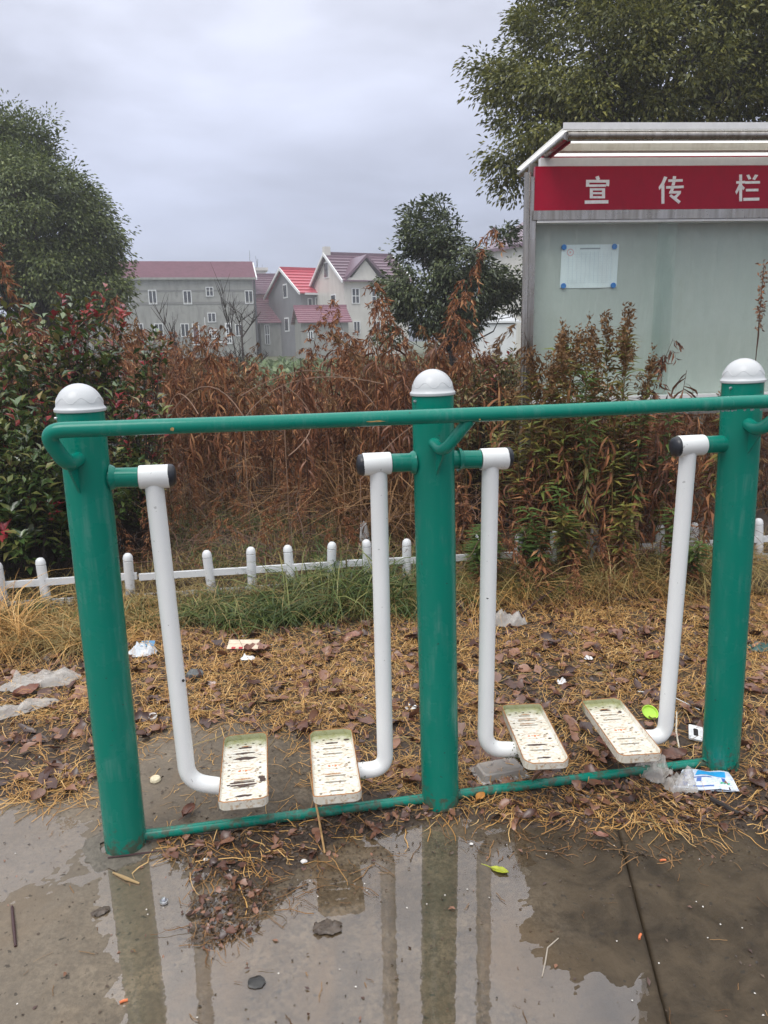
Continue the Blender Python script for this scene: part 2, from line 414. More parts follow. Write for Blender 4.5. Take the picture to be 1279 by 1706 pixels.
DIRT = [(-600, 1325), (60, 1342), (130, 1335), (168, 1350), (178, 1395), (250, 1402), (290, 1425), (330, 1470), (420, 1478), (520, 1452), (600, 1408), (700, 1382), (800, 1372), (900, 1385), (990, 1392), (1060, 1385), (1279, 1398), (1900, 1400), (1900, 880), (-600, 880)]
BARE = [(228, 1238), (300, 1205), (470, 1232), (505, 1265), (515, 1338), (480, 1352), (300, 1378), (255, 1385), (238, 1340), (175, 1385), (120, 1335), (180, 1300)]
def dirt_h(X, Y):
    px, py = project(np.stack([X, Y, np.zeros_like(X)], -1))
    nz = fbm(X, Y, 5., 4)
    d = polysd(DIRT, px, py) + 24 * nz
    e = -polysd(BARE, px, py) + 20 * nz
    inside = np.clip(.5 - d / 36., 0, 1) * np.clip(.5 - e / 36., 0, 1)
    ok = (py > 600) & (Y > .5)
    inside = np.where(ok & (Y < 5), inside, np.where(Y >= 5, 1., 0.))
    inside = np.where(Y > BACK_Y - .02, np.maximum(inside, np.clip((Y - BACK_Y + .02) / .05, 0, 1)), inside)
    h = -.03 + .040 * inside + .007 * fbm(X, Y, 6., 4) * inside
    h = h + .03 * np.clip((Y - 3.8) / 1., 0, 1) + .06 * fbm(X, Y, .8, 3) * np.clip((Y - 5) / 4, 0, 1)
    h = h + np.clip((Y - 18) / 40, 0, 1) * .5
    return h
def axis(lo, hi, step, far0, far1, g=1.28):
    a = list(np.arange(lo, hi + 1e-6, step)); s = step; x = a[-1]
    while x < far1: s *= g; x += s; a.append(x)
    s = step; x = a[0]
    while x > far0: s *= g; x -= s; a.insert(0, x)
    return np.array(a)
gx = axis(-3.1, 3.3, .022, -700, 700); gy = axis(1.9, 5.0, .024, -700, 900)
GX, GY = np.meshgrid(gx, gy); GZ = dirt_h(GX, GY)
GZ = np.where((GY < 1.7), -.3, GZ)
V = np.stack([GX, GY, GZ], -1).reshape(-1, 3); K = len(gx)
i = (np.arange(len(gy) - 1) * K)[:, None] + np.arange(K - 1)[None]
def soil():
    m, t, b, _ = newmat('soil'); o = objc(t)
    n1 = t.noise(o, 5, 6, .65); n2 = t.noise(o, 40, 5, .7)
    c = t.mix(t.ramp(n1, [(.35, 0.), (.65, 1.)]), (.024, .015, .010), (.062, .042, .028))
    c = t.mix(t.ramp(n2, [(.45, 0.), (.7, .6)]), c, (.09, .06, .036))
    sp = t.new('ShaderNodeSeparateXYZ'); t.link(o, sp.inputs[0])
    far = t.ramp(t.math('DIVIDE', sp.outputs[1], 40.), [(.30, 0.), (.50, 1.)])
    grass = t.mix(t.ramp(t.noise(o, .35, 4, .6), [(.4, 0.), (.62, 1.)]), (.075, .07, .03), (.055, .085, .03))
    setc(t, b, t.mix(far, c, grass)); b.inputs['Roughness'].default_value = .75
    bump(t, b, t.math('ADD', n2, n1), .7, .012); return m
M_SOIL = soil()
structure(qobj('ground', (V, np.stack([i, i + 1, i + K + 1, i + K], -1).reshape(-1, 4)), M_SOIL, smooth=True))
def gz(x, y): return float(dirt_h(np.array([[x]]), np.array([[y]]))[0, 0])
def gzv(x, y): return dirt_h(np.asarray(x)[None], np.asarray(y)[None])[0]
def topz(x, y): return np.maximum(gzv(x, y), np.where(np.asarray(y) < BACK_Y, np.maximum(slab_h(np.asarray(x)[None], np.asarray(y)[None])[0], 0.), -1))
def topp(px, py, dz=0.):
    q = gnd(px, py, 0.)
    for _ in range(3):
        z = float(topz(np.array([q[0]]), np.array([q[1]]))[0]); q = gnd(px, py, z)
    return np.array([q[0], q[1], z + dz])

def wbuild(mb, name, mats, root, parent=None, smooth=True, angle=40):
    """mesh authored in world metres, hung under root (or under one of its parts)"""
    l = root.location; mb.v = [(x - l.x, y - l.y, z - l.z) for x, y, z in mb.v]
    return mb.build(name, mats, parent or root, smooth, angle)

# ------------------------------------------------------------------ the air walker
def pedal_material():
    m, t, b, _ = newmat('pedal_enamel'); o = objc(t)
    n = t.noise(o, 22, 6, .65, .3); n2 = t.noise(t.vmul(o, (1, 2.2, 1)), 60, 4, .6)
    c = t.mix(t.ramp(n, [(.3, 0.), (.7, 1.)]), (.62, .58, .47), (.76, .74, .67))
    c = t.mix(t.ramp(n2, [(.51, 0.), (.68, .85)]), c, (.42, .26, .12))
    c = t.mix(t.ramp(t.noise(o, 35, 5, .7), [(.60, 0.), (.67, .7)]), c, (.12, .06, .03))
    sp = t.new('ShaderNodeSeparateXYZ'); t.link(o, sp.inputs[0])
    # moss creeping in from the far end
    mossy = t.math('MULTIPLY', t.ramp(t.math('ADD', t.math('MULTIPLY', sp.outputs[1], 4.), t.math('MULTIPLY', n, .55)), [(.80, 0.), (1.05, 1.)]), .8)
    c = t.mix(mossy, c, (.20, .22, .06))
    setc(t, b, c); b.inputs['Roughness'].default_value = .42; return m
M_PEDAL = pedal_material()
M_RUST = plain('bare_rust', (.060, .034, .026), .7, 0, .4, 60, bumpv=.3)
M_RUSTEDGE = plain('rust_edge', (.34, .15, .05), .7, 0, .5, 70)
M_PRINT = plain('faded_orange_print', (.62, .17, .06), .6, 0, .3, 90)
M_MOSS = plain('moss', (.10, .13, .035), .85, 0, .5, 60, bumpv=.5)

def rrect(wd, ln, r, n=7):
    out = []
    for cx, cy, a0 in ((wd / 2 - r, ln / 2 - r, 0), (-wd / 2 + r, ln / 2 - r, 90), (-wd / 2 + r, -ln / 2 + r, 180), (wd / 2 - r, -ln / 2 + r, 270)):
        for k in range(n):
            a = R(a0 + 90 * k / (n - 1)); out.append((cx + r * math.cos(a), cy + r * math.sin(a)))
    return out
def holed_plate(outline, holes, thick):
    cu = bpy.data.curves.new('plate', 'CURVE'); cu.dimensions = '2D'; cu.fill_mode = 'BOTH'; cu.extrude = thick / 2
    for poly in [outline] + holes:
        s = cu.splines.new('POLY'); s.points.add(len(poly) - 1); s.use_cyclic_u = True
        for p, (x, y) in zip(s.points, poly): p.co = (x, y, 0, 1)
    o = bpy.data.objects.new('plate', cu); COL.objects.link(o)
    me = bpy.data.meshes.new_from_object(o.evaluated_get(bpy.context.evaluated_depsgraph_get()))
    vs = [tuple(v.co) for v in me.vertices]; fs = [tuple(p.vertices) for p in me.polygons]
    bpy.data.objects.remove(o); bpy.data.curves.remove(cu); bpy.data.meshes.remove(me); return vs, fs
PW_, PL_ = .158, .40
SLOTS = [(.135, .040), (.101, .066), (.067, .066), (-.067, .066), (-.101, .066), (-.150, .040)]
def slot(y, wd, h=.0078):
    return [(-wd / 2, y - h / 2), (-wd / 2 - h / 2, y), (-wd / 2, y + h / 2), (wd / 2, y + h / 2), (wd / 2 + h / 2, y), (wd / 2, y - h / 2)]
HOLES = [(sx * .053, y) for sx in (-1, 1) for y in (.148, .084, .034, .004, -.030, -.084, -.160)] + [(0, .160), (.028, .160), (-.028, .160)]
PLATE = holed_plate(rrect(PW_ - .012, PL_ - .012, .020), [slot(*s) for s in SLOTS] +
                    [[(x + .0056 * math.cos(a * .785), y + .0048 * math.sin(a * .785)) for a in range(8)] for x, y in HOLES], .004)
def blotch(cx, cy, rx, ry, seed, n=18):
    g = random.Random(seed)
    return [(cx + rx * math.cos(6.283 * k / n) * g.uniform(.62, 1.15), cy + ry * math.sin(6.283 * k / n) * g.uniform(.55, 1.2)) for k in range(n)]
def make_pedal(chips, seed):
    mb = MB()
    mb.add(*PLATE, 0)
    loops = [(rrect(PW_ - .016, PL_ - .016, .022), -.018), (rrect(PW_, PL_, .026), -.010), (rrect(PW_ + .003, PL_ + .003, .027), .020),
             (rrect(PW_ - .001, PL_ - .001, .026), .0225), (rrect(PW_ - .005, PL_ - .005, .024), .0205), (rrect(PW_ - .013, PL_ - .013, .020), .001)]
    g = random.Random(seed); n = len(loops[0][0]); vs = []
    dents = [(g.randrange(n), g.uniform(.002, .006)) for _ in range(4)]
    for li, (lp, z) in enumerate(loops):
        for k, (x, y) in enumerate(lp):
            dz = sum(-a * math.exp(-((k - q + n // 2) % n - n // 2) ** 2 / 3.) for q, a in dents) if li in (2, 3, 4) else 0
            vs.append((x, y, z + dz))
    for li in range(len(loops) - 1):
        fs = [(li * n + k, li * n + (k + 1) % n, (li + 1) * n + (k + 1) % n, (li + 1) * n + k) for k in range(n)]
        b = len(mb.v) if li == 0 else b0
        if li == 0: b0 = len(mb.v); mb.add(vs, fs, 0)
        else:
            for f in fs: mb.f.append(tuple(b0 + i for i in f)); mb.m.append(2 if li in (2, 3) else 0)
    for cx, cy, rx, ry in chips:
        mb.prism(blotch(cx, cy, rx, ry, hash((cx, cy)) & 255), 'z', .0018, .0030, 1)
    for sy, wd in SLOTS:                               # rust bleeding round each slot
        if g.random() < .25: mb.prism(blotch(g.uniform(-.01, .01), sy + .010, wd * .5, .0028, seed + int(sy * 999)), 'z', .0017, .0026, 2)
    for ry in (.118, .084, .050, -.050, -.084, -.118): mb.prism([(-.046, ry - .0022), (.046, ry - .0022), (.046, ry + .0022), (-.046, ry + .0022)], 'z', .0016, .0034, 0)
    # raised oval with a worn printed mark
    N = 36; ov = []
    for k in range(N):
        a = 2 * math.pi * k / N; ov.append((.046 * math.cos(a), -.008 + .019 * math.sin(a) * (1 - .25 * abs(math.cos(a))), .003))
    mb.tube(ov + [ov[0]], .0018, 6, False, 0)
    for x, wd, hh in ((-.017, .010, .010), (-.005, .007, .006), (.005, .009, .011), (.017, .008, .005)):
        mb.prism(blotch(x, -.008, wd * .55, hh * .5, int(x * 999) + seed, 9), 'z', .0018, .0027, 3)
    return mb
WELD = .003
def post_axis(i):
    b = AP.pt(*[(210, 1408), (733.5, 1341), (1199, 1279)][i]); b[2] = 0
    t = AP.pt(*[(133.5, 682), (720.5, 655), (1237.5, 634)][i]); return b, t

root = thing('air_walker', 'green and white double air walker with two pairs of swinging pedals on wet concrete', 'exercise machine', (*post_axis(1)[0][:2], 0))
def wave_ring(o, ax, R0, z0, u, q):
    pts = []
    for k in range(97):
        a = 2 * math.pi * k / 96; h = z0 + .008 * math.sin(a * 7); r = math.sqrt(max(R0 * R0 - (h * .985) ** 2, 1e-5)) * 1.006
        pts.append(o + ax * h + (u * math.cos(a) + q * math.sin(a)) * (r - .0005))
    return pts
PR = .0675
for i in range(3):
    b, t = post_axis(i); ax = unit(t - b)
    mb = MB(); mb.tube([b - ax * .05, t + ax * .004], PR, 40)
    # weld collar and concrete scab are separate; this is the tube only
    po = wbuild(mb, 'post', M_GREEN, root)
    u = unit(np.cross(ax, [0, 1, 0])); q = np.cross(ax, u)
    mb = MB(); r0 = PR + .0015; prof = [(r0 - .003, -.006), (r0 + .003, -.005), (r0 + .0042, -.002), (r0 + .0042, .003), (r0 + .001, .0065)]
    prof += [((r0 - .002) * math.cos(a), .008 + .068 * math.sin(a)) for a in np.linspace(0.04, math.pi / 2, 14)]
    mb.lathe(prof, t, ax, 40)
    mb.tube(wave_ring(t + ax * .008, ax, r0 - .002, .020, u, q), .0009, 5, False)
    wbuild(mb, 'cap', M_CAP, root, po)
    mb = MB(); sd = unit(-AP.d * .92 + AP.n * .38); mb.lathe([(0, .006), (.004, .005), (.0055, 0), (.0055, -.004)], t - ax * .022 + sd * (PR + .001), sd, 10)
    wbuild(mb, 'rivet', plain('zinc', (.55, .56, .57), .3, .9) if i == 0 else bpy.data.materials['zinc'], root, po)

OFF = .165
M_SCUFF = plain('scraped_primer', (.30, .19, .06), .6, 0, .5, 80)
rail_px = [(700, 695), (1000, 682), (1279, 668.5)]
rl = AP.pt(88, 716, OFF)
rail = [AP.pt(131, 764, PR - .01), AP.pt(112, 775, .125), AP.pt(70, 717.5, OFF), AP.pt(110, 716.5, OFF)] + [AP.pt(x, y, OFF) for x, y in rail_px]
er = AP.pt(1334, 666, OFF); rail += [er, AP.pt(1275, 722, .125)]
rp = [rail[0]] + fillet([rail[0], rail[1], rail[2], rail[4]], .075, 10)[1:-1]
rp += [AP.pt(x, y, OFF) for x, y in [(420, 705.5), (700, 694.5), (860, 688), (1000, 681.8), (1140, 675)]]
rp += fillet([AP.pt(1200, 672, OFF), er, AP.pt(1264, 718, .125), AP.pt(1246, 706, PR - .01)], .06, 8)
mb = MB(); mb.tube(rp, .0222, 20)
ro = wbuild(mb, 'handrail', M_GREEN, root)
for sc_ in ((618, 702, .030, 1), (279, 715, .006, 0), (791, 699, .003, 1)):
    c0 = AP.pt(sc_[0] + 8, sc_[1], OFF) ; n_ = unit(CAM - c0); c0 = c0 + n_ * .0215
    mb = MB(); up_ = unit(np.cross(n_, AP.d)); pl = blotch(0, 0, sc_[2] * 1.0, .0028 if sc_[3] else .0055, 5 + sc_[0])
    vs = [c0 + AP.d * a + up_ * bb for a, bb in pl] ; vs += [v + n_ * .0012 for v in vs]
    k = len(pl); mb.add(vs, [tuple(range(k)), tuple(range(k, 2 * k))] + [(a, (a + 1) % k, k + (a + 1) % k, k + a) for a in range(k)])
    wbuild(mb, 'scrape', M_SCUFF, root, ro)
# the bent brace on the middle post
mb = MB(); mb.tube(fillet([AP.pt(722, 737, PR - .012), AP.pt(737, 754, .128), AP.pt(783, 699, OFF - .004)], .035, 8), .0185, 16)
wbuild(mb, 'rail_bracket', M_GREEN, root)
for (gxp, gyp, sx, i) in ((128, 775, -1, 0), (726, 748, 1, 1), (1248, 715, 1, 2)):    # gusset fin under each bracket
    a = AP.pt(gxp, gyp, PR - .004); out_ = unit(AP.n + AP.d * .25 * sx); tk = np.cross(out_, [0, 0, 1]) * .003
    tri = [a, a + out_ * .055 + np.array([0, 0, -.004]), a + np.array([0, 0, -.088])]
    mb = MB(); mb.add([p - tk for p in tri] + [p + tk for p in tri], [(0, 2, 1), (3, 4, 5), (0, 1, 4, 3), (1, 2, 5, 4), (2, 0, 3, 5)])
    wbuild(mb, 'gusset', M_GREEN, root, smooth=False)
# cross arms, swinging arms, pedals
ARMS = [((150, 797), (231, 795), (281, 792), [(255, 794), (307, 1248), (313, 1302), (376, 1311)]),
        ((720, 769), (651, 771.5), (605, 774.5), [(630, 772), (641.5, 1235), (642, 1280), (586, 1285)]),
        ((733, 766.5), (799, 765.5), (843, 762), [(817, 763.5), (809, 1205), (808, 1248), (870, 1249)]),
        ((1237, 738), (1172, 741), (1129, 744), [(1147, 742.5), (1112.5, 1190), (1107, 1229), (1056, 1228)])]
PEDS = [[(372, 1235), (447, 1228), (446, 1340), (364, 1345)], [(513, 1230), (588, 1222), (602, 1325), (523, 1335)],
        [(833, 1180), (897, 1176), (952, 1275), (876, 1284)], [(967, 1174), (1025, 1167), (1106, 1262), (1036, 1271)]]
CHIPS = [[(0, .066, .040, .010), (-.005, .100, .034, .0055), (-.004, -.084, .054, .015), (.058, -.055, .014, .010), (.062, -.072, .012, .012), (0, -.150, .030, .006), (0, .137, .026, .004)],
         [(.056, .150, .012, .006), (0, .136, .022, .004)],
         [(-.008, -.068, .036, .0055), (.004, -.150, .024, .005), (.056, -.03, .006, .005)],
         [(.05, .118, .010, .008), (0, .137, .020, .005)]]
M_DARKHOLE = plain('pinhole', (.012, .009, .008), .8)
for i, (a, b, c, path) in enumerate(ARMS):
    A, B, C = AP.pt(*a), AP.pt(*b), AP.pt(*c); ax = unit(C - A)
    mb = MB(); mb.tube([A + ax * .03, B], .0305, 24); mb.lathe([(.0305, .0), (.036, -.006), (.0405, -.016)], A + ax * (.075), ax, 24)
    wbuild(mb, 'cross_arm', M_GREEN, root)
    pts = [AP.pt(*p) for p in path]
    mb = MB(); mb.tube(fillet([pts[0], pts[1], pts[2], pts[3]], .105, 12) if False else [pts[0]] + fillet([pts[0], pts[2], pts[3]], .10, 14)[1:], .0283, 24)
    e = ax * .004
    mb.lathe([(.0306, 0), (.0352, 0), (.0362, .003), (.0362, float(np.linalg.norm(C - B)) - .003), (.035, float(np.linalg.norm(C - B)))], B + ax * .002, ax, 28)
    mb.lathe([(.0283, -.001), (.031, -.030), (.0345, -.024)], pts[0] , unit(pts[0] - pts[2]), 24) if False else None
    arm = wbuild(mb, 'swing_arm', M_WHITEP, root)
    # hub end cap
    mb = MB(); mb.lathe([(.0352, -.001), (.0352, .004), (.033, .012), (.027, .0175), (.015, .0205), (0, .0215)], C + ax * .001, ax, 24)
    wbuild(mb, 'end_cap', M_BLACK, root, arm)
    # moss on the elbow where the arm meets the pedal
    if i != 0:
        q = pts[3] - pts[2]; mg = np.random.default_rng(i); m_ = 130; f_ = .55 + .4 * mg.random(m_) ** .7; an = mg.normal(size=m_) * 1.0 - 1.2
        qd = unit(q); q1 = np.array([0, 0, 1.]); q2 = np.cross(qd, q1); nn_ = np.cos(an)[:, None] * q2 + np.sin(an)[:, None] * q1
        pp = pts[2] + q * f_[:, None] + nn_ * .0283 - np.array(root.location)
        qobj('moss_patch', leaves(pp, unit(nn_ * .5 + mg.normal(size=(m_, 3))), nn_, .004 + .007 * mg.random(m_), .005, simple=True), M_MOSS, arm)
    # pin holes with a rust tear
    for k, (fx, fy) in enumerate([[(281, 1040), (305, 1134)], [(636, 1010)], [(812, 996)], [(1136, 965), (1137, 938)]][i]):
        p0 = AP.pt(fx, fy); n_ = unit(CAM - p0); mb = MB(); p1 = p0 + n_ * .0279
        mb.lathe([(0, .0012), (.0042, .001), (.0048, -.001)], p1, n_, 10); wbuild(mb, 'pin_hole', M_DARKHOLE, root, arm)
        if k == 0:
            mb = MB(); sd_ = AP.d; mb.add([p1 + sd_ * .002 + n_ * .0004, p1 - sd_ * .002 + n_ * .0004, p1 - sd_ * .001 + n_ * .0004 - np.array([0, 0, .03]), p1 + sd_ * .001 + n_ * .0004 - np.array([0, 0, .03])], [(0, 1, 2, 3)])
            wbuild(mb, 'rust_tear', bpy.data.materials.get('tear') or plain('tear', (.52, .44, .33), .5), root, arm)
    # pedal
    z = .212; q = [gnd(*p, z) for p in PEDS[i]]; cen = sum(q) / 4; yd = unit((q[0] + q[1] - q[2] - q[3])); xd = np.array([yd[1], -yd[0], 0])
    mb = make_pedal(CHIPS[i], 11 + i); me = mb.mesh('pedal', [M_PEDAL, M_RUST, M_RUSTEDGE, M_PRINT], True, 35)
    o = link(bpy.data.objects.new('pedal', me), arm)
    o.location = tuple(cen - np.array(root.location)); o.rotation_euler = (R(1.5), 0, math.atan2(yd[1], yd[0]) - math.pi / 2)
    mb = MB(); mb.box((-.05, -.03, -.030), (.05, .03, -.006)); o2 = mb.build('mount_plate', M_WHITEP, arm, False); o2.location = o.location; o2.rotation_euler = o.rotation_euler
# ground ties
for a, b in (((248, 1391), (703, 1337)), ((764, 1328), (1170, 1277))):
    A, B = AP.pt(*a), AP.pt(*b); A[2] = B[2] = .030
    mb = MB(); mb.tube([A - AP.d * .03, B + AP.d * .03], .0178, 16); wbuild(mb, 'base_bar', M_GREEN, root)
# rain drops hanging under the rail
mb = MB(); g = random.Random(4)
for k in range(46):
    x = g.uniform(150, 1279) if k < 26 else g.uniform(1180, 1279); s = (x - 70) / 1210; yy = 717 - 48.5 * s
    p = AP.pt(x, yy, OFF); r = g.uniform(.0022, .0042)
    mb.lathe([(0, -r * 1.1), (r * .8, -r * .7), (r, 0), (r * .6, r * .9), (0, r * 1.7)], p + np.array([0, 0, -.0222 - r * .7]), (0, 0, 1), 8)
m, t, b_, _ = newmat('rain_water'); b_.inputs['Base Color'].default_value = (.75, .78, .8, 1); b_.inputs['Roughness'].default_value = .03; b_.inputs['Transmission Weight'].default_value = .55; b_.inputs['IOR'].default_value = 1.33
stuff(wbuild(mb, 'rain_drops', m, root))
# broken concrete scab round the left foot
b, t = post_axis(0); mb = MB(); g = random.Random(9)
prof = [[(b[0] + math.cos(a) * rr * g.uniform(.85, 1.2) - .02, b[1] + math.sin(a) * rr * g.uniform(.85, 1.2), zz) for a in np.linspace(0, 6.283, 25)[:-1]] for rr, zz in ((.128, -.005), (.112, .003), (.09, .007), (.06, .008))]
vs = [p for l in prof for p in l]; mb.add(vs, [(i * 24 + k, i * 24 + (k + 1) % 24, (i + 1) * 24 + (k + 1) % 24, (i + 1) * 24 + k) for i in range(3) for k in range(24)])
structure(mb.build('concrete_footing', plain('rough_mortar', (.12, .105, .082), .7, 0, .35, 60, bumpv=.6)))

# ------------------------------------------------------------------ low white picket fence
M_PVC = paint('white_plastic', (.66, .675, .68), .2, .35, .5, 1.3)
FP = Plane(gnd(80, 1018), R(7.6)); FSP = .2605
froot = thing('picket_fence', 'low white plastic picket fence running behind the exercise machine', 'fence', (*FP.o[:2], 0.035))
pk = MB(); pr = .031
pk.lathe([(pr, -.12), (pr, .268), (pr - .003, .270), (pr - .003, .274), (pr + .001, .277), (pr, .290), (pr * .86, .306), (pr * .5, .318), (0, .3215)], (0, 0, 0), (0, 0, 1), 14)
pme = pk.mesh('picket', M_PVC)
g = random.Random(21)
missing = set()
for k in range(-3, 24):
    p = FP.o + FP.d * FSP * k
    o = link(bpy.data.objects.new('picket', pme), froot); o.location = (p[0] - FP.o[0], p[1] - FP.o[1], g.uniform(-.012, .008)); o.rotation_euler = (g.uniform(-.07, .07), g.uniform(-.06, .06), g.random() * 6)
for z0 in (.175, .04):
    for s0, s1 in ((-3.3, 2.2), (2.25, 7.4), (7.45, 12.3), (12.4, 18.2), (18.3, 23.5)):
        mb = MB(); a, b = FP.o + FP.d * FSP * s0, FP.o + FP.d * FSP * s1; off = FP.n * .002
        jz = g.uniform(-.008, .008)
        ex = np.array([0, 0, .021]); ey = FP.n * .012
        vs = []
        for p, dz in ((a, jz), (b, -jz)):
            c = p + off + np.array([0, 0, z0 + .02 + dz]); vs += [c - ex - ey, c - ex + ey, c + ex + ey, c + ex - ey]
        mb.add(vs, [(0, 1, 2, 3), (7, 6, 5, 4), (0, 4, 5, 1), (1, 5, 6, 2), (2, 6, 7, 3), (3, 7, 4, 0)])
        wbuild(mb, 'rail', M_PVC, froot, smooth=False)

# ------------------------------------------------------------------ notice board
BD = at(869, 780, 6.0); BD[2] = 0.
BP = Plane(BD, R(4.0))
broot = thing('notice_board', 'stainless steel notice board with crimson header and glass front among weeds', 'notice board', BD, BP.ang)
def steel():
    m, t, b, _ = newmat('stainless_steel'); o = objc(t)
    n = t.noise(t.vmul(o, (30, 30, 2.0)), 1., 4, .6)
    setc(t, b, t.ramp(n, [(.3, (.26, .235, .20)), (.7, (.47, .44, .40))])); b.inputs['Metallic'].default_value = .95  # dark brownish base stands in for ground and trees mirrored in the steel
    t.link(t.ramp(t.noise(o, 7, 4), [(.3, .16), (.7, .38)]), b.inputs['Roughness']); bump(t, b, t.noise(o, 14, 3), .06, .01); return m
M_STEEL = steel()
M_WHITEAL = plain('white_aluminium', (.70, .70, .69), .4, 0, .06, 20)
def dirty(name, col, dcol, sc=6.):
    m, t, b, _ = newmat(name); o = objc(t)
    n = t.noise(t.vmul(o, (3, 3, 1)), sc, 5, .6, .4)
    setc(t, b, t.mix(t.ramp(n, [(.42, 0.), (.72, .7)]), col, dcol)); b.inputs['Roughness'].default_value = .3; return m
M_CRIM = dirty('crimson_panel', (.36, .003, .026), (.30, .004, .024)); M_CRIM.node_tree.nodes['Principled BSDF'].inputs['Roughness'].default_value = .3; M_CRIM.node_tree.nodes['Principled BSDF'].inputs['Specular IOR Level'].default_value = .2
M_CREAM = dirty('cream_panel', (.58, .54, .46), (.42, .36, .27))
M_CANOPY = dirty('canopy_sheet', (.62, .63, .62), (.46, .45, .42)); M_CANOPY.node_tree.nodes['Principled BSDF'].inputs['Roughness'].default_value = .12
def translucent(mt, f):
    t = NT(mt.node_tree); b = t.n['Principled BSDF']; out = [n for n in t.n if n.type == 'OUTPUT_MATERIAL'][0]
    tr = t.new('ShaderNodeBsdfTranslucent'); tr.inputs[0].default_value = (.95, .95, .93, 1); mm = t.new('ShaderNodeMixShader'); mm.inputs[0].default_value = f
    t.link(b.outputs[0], mm.inputs[1]); t.link(tr.outputs[0], mm.inputs[2]); t.link(mm.outputs[0], out.inputs[0])
translucent(M_CANOPY, .85)
M_BACK = dirty('felt_backboard', (.53, .545, .515), (.485, .505, .475), 3.)
M_BACK.node_tree.nodes['Principled BSDF'].inputs['Roughness'].default_value = .7
M_GLASS = glassmat('window_glass', 1.48, (.95, .985, .965), refl_smear=.08)
LB = 5.2                                  # length of the board, most of it outside the frame
def U(px, py=400): return BP.uz(px, py)[0]
def Z(py, px=1000): return BP.uz(px, py)[1]
zt, zb = Z(352), Z(660)
def bbox(name, a, b, mt, parent=None, smooth=False):
    mb = MB(); mb.box(a, b); return mb.build(name, mt, parent or broot, smooth)
u0 = 0.0
# posts
for ux in (0.0, LB):
    mb = MB()
    mb.tube([(ux - .020, -.060, 0), (ux - .020, -.060, Z(290))], .024, 18); mb.box((ux - .002, -.055, 0), (ux + .052, .10, Z(296)))
    mb.build('post', M_STEEL, broot, angle=30)
bx0 = .056
zh0, zh1 = Z(352), Z(280)
header = bbox('header_panel', (bx0 - .02, -.062, zh0), (LB - .07, -.02, zh1), M_CRIM)
bbox('head_strip', (bx0 + .02, -.058, zh1 + .002), (LB - .09, .0, Z(265.5)), M_WHITEAL)
bbox('red_fillet', (bx0 + .03, -.05, Z(266) + .001), (LB - .1, .0, Z(263)), M_CRIM)
bbox('lower_rail', (bx0 - .03, -.075, Z(368)), (LB - .07, .02, zh0 - .003), M_STEEL)
bbox('glazing_bead', (bx0, -.068, Z(372.5)), (LB - .08, .02, Z(368) - .002), M_WHITEAL)
bbox('sill', (bx0 - .02, -.075, Z(668)), (LB - .07, .10, zb - .002), M_WHITEAL)
bbox('sill_channel', (bx0 - .03, -.08, Z(692)), (LB - .06, .10, Z(668) - .002), M_STEEL)
bbox('backboard', (bx0, .085, zb), (LB - .08, .105, Z(368)), M_BACK)
bbox('back_cladding', (bx0 - .02, .108, Z(690)), (LB - .06, .125, Z(266)), M_STEEL)
ov0, ov1 = U(1092), U(1122)
bbox('glass_pane', (bx0 + .005, -.050, zb + .002), (ov1, -.044, Z(373.5)), M_GLASS)
bbox('glass_pane', (ov0, -.034, zb + .002), (LB - .09, -.028, Z(373.5)), M_GLASS)
# characters of the header, stroke by stroke (outlines in zoomed picture units)
M_LETTER = plain('white_letters', (.86, .84, .83), .4)
def rct(x0, y0, x1, y1, sk=0): return [(x0, y0 + sk), (x1, y0), (x1, y1), (x0, y1 + sk)]
CHARS = [[[(402, 350), (418, 344), (426, 362), (409, 367)], rct(355, 365, 473, 379), [(355, 379.5), (371, 379.5), (371, 399), (354, 401)], [(457, 379.5), (473, 379.5), (471, 398), (457, 395)],
          rct(371.5, 388, 456.5, 400, 1), rct(374, 408, 389, 459), rct(436, 408, 451, 459), rct(389.5, 408, 435.5, 419), rct(389.5, 428, 435.5, 438), rct(389.5, 448, 435.5, 459), rct(348, 468, 468, 485, 2)],
         [[(752, 347), (768, 352), (754, 382), (752, 388), (727, 417), (724, 402), (740, 378)], [(738, 404), (753, 389), (753, 486), (738, 487)],
          rct(773, 361, 846, 374, 2), rct(762, 394, 851, 407, 3), [(797, 346), (813, 347), (811, 360.5), (795, 361)], [(794, 375), (809, 374.5), (805, 393.5), (789, 394)], [(787, 408), (802, 407.5), (797, 422), (781, 422)],
          [(779, 422.5), (838, 421), (836, 434), (776, 435)], [(820, 434.5), (836, 434.5), (812, 461), (798, 452)], [(778, 447), (787, 438), (836, 474), (826, 487)]],
         [rct(1119, 370, 1163, 383, 2), rct(1134, 338, 1148, 369.5), rct(1134, 384, 1148, 474), [(1133.5, 386), (1133.5, 414), (1120, 440), (1114, 426), (1126, 402)], [(1148.5, 391), (1162, 406), (1154, 418), (1148.5, 410)],
          [(1170, 341), (1184, 338), (1195, 360), (1181, 364)], [(1214, 338), (1230, 341), (1214, 366), (1201, 361)], rct(1164, 371, 1239, 384, 1), rct(1168, 410, 1231, 423, 1), rct(1155, 455, 1236, 470, 2)]]
for strokes in CHARS:
    mb = MB()
    for st in strokes:
        mb.prism([BP.uz(860 + x / 3.0525, 180 + y / 3.0525, .065) for x, y in st], 'y', -.0655, -.0622)
    mb.build('character', M_LETTER, header, False)
